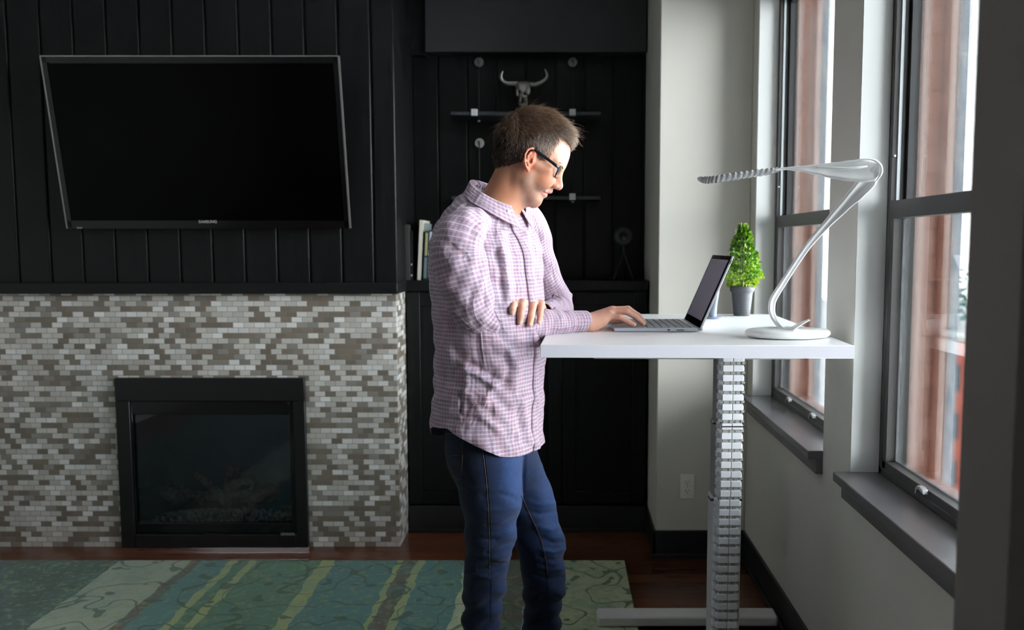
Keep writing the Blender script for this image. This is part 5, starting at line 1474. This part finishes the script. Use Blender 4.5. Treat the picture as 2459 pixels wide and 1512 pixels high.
JF=[([(1236,1196),(1200,1185),(1160,1190)],10,-.004),([(1245,1215),(1205,1225),(1165,1222)],9,.004),([(1238,1245),(1205,1262),(1170,1262)],8,-.005),([(1236,1268),(1205,1282),(1160,1285)],8,.005),([(1120,1300),(1155,1290),(1190,1296)],8,-.005),
    ([(1236,1300),(1200,1310),(1170,1325)],7,-.006),([(1228,1330),(1195,1338),(1150,1332)],8,.006),([(1225,1350),(1190,1362),(1150,1365)],7,-.006),([(1215,1375),(1180,1385),(1120,1375)],7,.005),([(1112,1340),(1140,1350),(1165,1345)],8,.005),
    ([(1340,1225),(1300,1235),(1262,1225)],8,-.005),([(1335,1205),(1300,1212),(1270,1205)],8,.004),([(1352,1262),(1320,1270),(1285,1262)],9,.005),([(1357,1300),(1330,1302),(1300,1290)],8,-.006),([(1356,1318),(1330,1325),(1300,1318)],7,.007),
    ([(1358,1340),(1330,1345),(1295,1335)],7,-.007),([(1357,1362),(1325,1368),(1290,1360)],7,.006),([(1350,1385),(1320,1390),(1280,1378)],7,-.005),([(1320,1140),(1290,1160),(1262,1170)],10,-.004),([(1315,1110),(1280,1125),(1262,1135)],9,.004),
    ([(1262,1085),(1258,1130),(1256,1180)],5,-.005),([(1075,1100),(1100,1130),(1130,1160)],12,-.003),([(1100,1160),(1130,1175),(1165,1170)],10,.003),([(1230,1345),(1215,1352),(1180,1350)],4,-.006)]
X_,Y_=toPx(jP); fr_=np.clip((-jN[:,1]+.25)*1.6,0,1)
hgt_=folds(X_,Y_,[(a,b*.72,c) for a,b,c in JF])*.8
low=np.clip((Y_-1390)/40,0,1)
drape=.004*np.sin(jP[:,2]*90+np.sin(jP[:,0]*40)*2)*low+.0022*np.sin(jP[:,2]*70+jP[:,0]*45+jP[:,1]*30)*np.clip((.72-jP[:,2])*6,0,1)
jP=jP+jN*((hgt_*fr_)+drape)[:,None]
# worn lighter along the fronts of the thighs and on fold ridges
fade_shade=.12+.30*np.clip(jN[:,0],0,1)+.30*np.exp(-((X_-1228)/36)**2-((Y_-1150)/95)**2)+.35*np.exp(-((X_-1318)/34)**2-((Y_-1230)/120)**2)+hgt_*28*.6
fade_shade=fade_shade-.25*np.clip((1150-X_)/70,0,1)  # left side darkened in the colour as painted shade, not wear
fade_shade=np.clip(fade_shade,0,1)
jeans=npobj('jeans',jP,jF,M['denim'],man,attrs={'fade_shade':fade_shade}); jeans['label']='dark blue denim jeans'
from mathutils.bvhtree import BVHTree
bv=BVHTree.FromPolygons([tuple(p) for p in jP],[tuple(f) for f in jF])
def onto(px,py,lift=.0008,tree=None):
    o=Vector((0,0,CAMH)); d=(at(px,py,2.4)-o).normalized(); h=(tree or bv).ray_cast(o,d)
    if h[0] is None: return None
    return h[0]+h[1]*(lift if h[1].dot(d)<0 else -lift)
M['thread']=plain('tan_stitching',(.20,.13,.08),.7); M['seam']=plain('dark_seam',(.006,.01,.025),.8); M['rivet']=plain('copper_rivet',(.35,.18,.10),.35,.8)
def stitch(name,pts,r,m_,n=10):
    P=[]
    for (a,b),(c,d) in zip(pts[:-1],pts[1:]):
        for k in range(n): P.append(onto(a+(c-a)*k/n,b+(d-b)*k/n))
    P=[p for p in P if p is not None]
    if len(P)>2: obj(name,MB().tube(P,r,6),m_,jeans,smooth=True)
stitch('seam',[(1157,1044),(1166,1100),(1172,1150),(1177,1220),(1180,1300),(1180,1392),(1178,1500)],.0006,M['seam'])
stitch('topstitching',[(1153,1044),(1162,1100),(1168,1150),(1173,1220),(1176,1300),(1176,1392)],.0006,M['thread'])
stitch('topstitching',[(1066,1041),(1090,1040),(1112,1042)],.0008,M['thread'])
stitch('topstitching',[(1112,1042),(1111,1100),(1108,1150)],.0007,M['thread'])
stitch('topstitching',[(1108,1150),(1098,1152),(1084,1140)],.0006,M['thread'])
stitch('topstitching',[(1078,1096),(1090,1092),(1106,1094)],.0006,M['thread'])
stitch('topstitching',[(1284,1074),(1274,1086),(1264,1094)],.0007,M['thread'])
stitch('seam',[(1251,1190),(1268,1232),(1284,1264),(1299,1302),(1308,1345),(1314,1392),(1314,1480)],.0007,M['seam'])
stitch('topstitching',[(1254,1190),(1271,1232),(1287,1264),(1302,1302),(1311,1345),(1317,1392)],.0007,M['thread'])
p=onto(1157,1043,.001)
if p: obj('rivet',blob(p,.0032,.0032,.0032,8),M['rivet'],jeans,smooth=True)
# ---- shoes (below the frame, but he stands on something)
M['leather']=plain('brown_leather',(.06,.03,.018),.45); M['sole']=plain('dark_sole',(.015,.013,.012),.7)
for an,yw in ((ANR,-.10),(ANL,.05)):
    ax=Vector((math.cos(yw),math.sin(yw),0)); ay=Vector((-ax.y,ax.x,0)); o0=Vector((an.x-.05,an.y,.0)); rings=[]
    for k,(x,w,h,z0) in enumerate([(0,.018,.03,.03),(.01,.030,.06,.026),(.05,.036,.085,.026),(.10,.038,.085,.026),(.15,.044,.062,.026),(.20,.049,.045,.026),(.25,.046,.034,.026),(.285,.030,.024,.028),(.298,.010,.012,.030)]):
        rings.append([o0+ax*x+ay*(math.cos(2*PI*i/24)*w)+Vector((0,0,z0+h/2*(1+math.sin(2*PI*i/24))*1.0)) for i in range(24)])
    sh=obj('shoe',MB().loft(rings),M['leather'],man,smooth=True)
    out=[(0,.014),(.01,.030),(.05,.037),(.10,.039),(.15,.046),(.20,.051),(.25,.048),(.285,.032),(.302,.008)]
    pl_=[(o0+ax*x+ay*w) for x,w in out]+[(o0+ax*x-ay*w) for x,w in reversed(out)]
    obj('sole',MB().prism([(p.x,p.y) for p in pl_],.0115,.032,'xy'),M['sole'],sh,bevel=.002)
# ================================================================= LIGHT, CAMERA
W=bpy.data.worlds.new('World'); scene.world=W; W.use_nodes=True; nt=W.node_tree; nt.nodes.clear()
wo=nt.nodes.new('ShaderNodeOutputWorld'); bg=nt.nodes.new('ShaderNodeBackground'); nt.links.new(bg.outputs[0],wo.inputs[0])
tc=nt.nodes.new('ShaderNodeTexCoord'); sx=nt.nodes.new('ShaderNodeSeparateXYZ'); nt.links.new(tc.outputs['Generated'],sx.inputs[0])
cr=nt.nodes.new('ShaderNodeValToRGB'); nt.links.new(sx.outputs[2],cr.inputs[0])
e=cr.color_ramp.elements; e[0].position=.0; e[0].color=(1.1,1.12,1.14,1); e[1].position=.5; e[1].color=(.54,.58,.63,1)
nt.links.new(cr.outputs[0],bg.inputs[0]); bg.inputs[1].default_value=SKY
for (a,b2) in ops:
    L=bpy.data.lights.new('window_portal','AREA'); L.shape='RECTANGLE'; L.size=WTOP-SZ+.3; L.size_y=abs(a-b2)+.1; L.cycles.is_portal=True
    o=bpy.data.objects.new('window_portal',L); COL.objects.link(o); o.location=(1.14,(a+b2)/2,(WTOP+SZ)/2); o.rotation_euler=(0,PI/2,0)
cam=bpy.data.cameras.new('camera'); co=bpy.data.objects.new('camera',cam); COL.objects.link(co); scene.camera=co
co.location=(0,0,CAMH); co.rotation_euler=(PI/2-TILT,0,0)
cam.sensor_fit='HORIZONTAL'; cam.sensor_width=36; cam.lens=FPX*36/2459.0
cam.shift_x=-(CX-1229.5)/2459.0; cam.shift_y=0; cam.clip_start=.02; cam.clip_end=500
cam.dof.use_dof=True; cam.dof.focus_distance=2.36; cam.dof.aperture_fstop=2.7
scene.view_settings.view_transform='Standard'; scene.view_settings.look='None'; scene.view_settings.exposure=EXPO; scene.view_settings.gamma=1; scene.view_settings.use_curve_mapping=False
scene.cycles.max_bounces=8; scene.cycles.diffuse_bounces=5; scene.cycles.glossy_bounces=4; scene.cycles.transmission_bounces=6; scene.cycles.transparent_max_bounces=10; scene.cycles.use_adaptive_sampling=True; scene.cycles.adaptive_threshold=.03; scene.cycles.adaptive_min_samples=16
scene.cycles.use_denoising=True; scene.cycles.sample_clamp_indirect=60; scene.cycles.caustics_reflective=False; scene.cycles.caustics_refractive=False
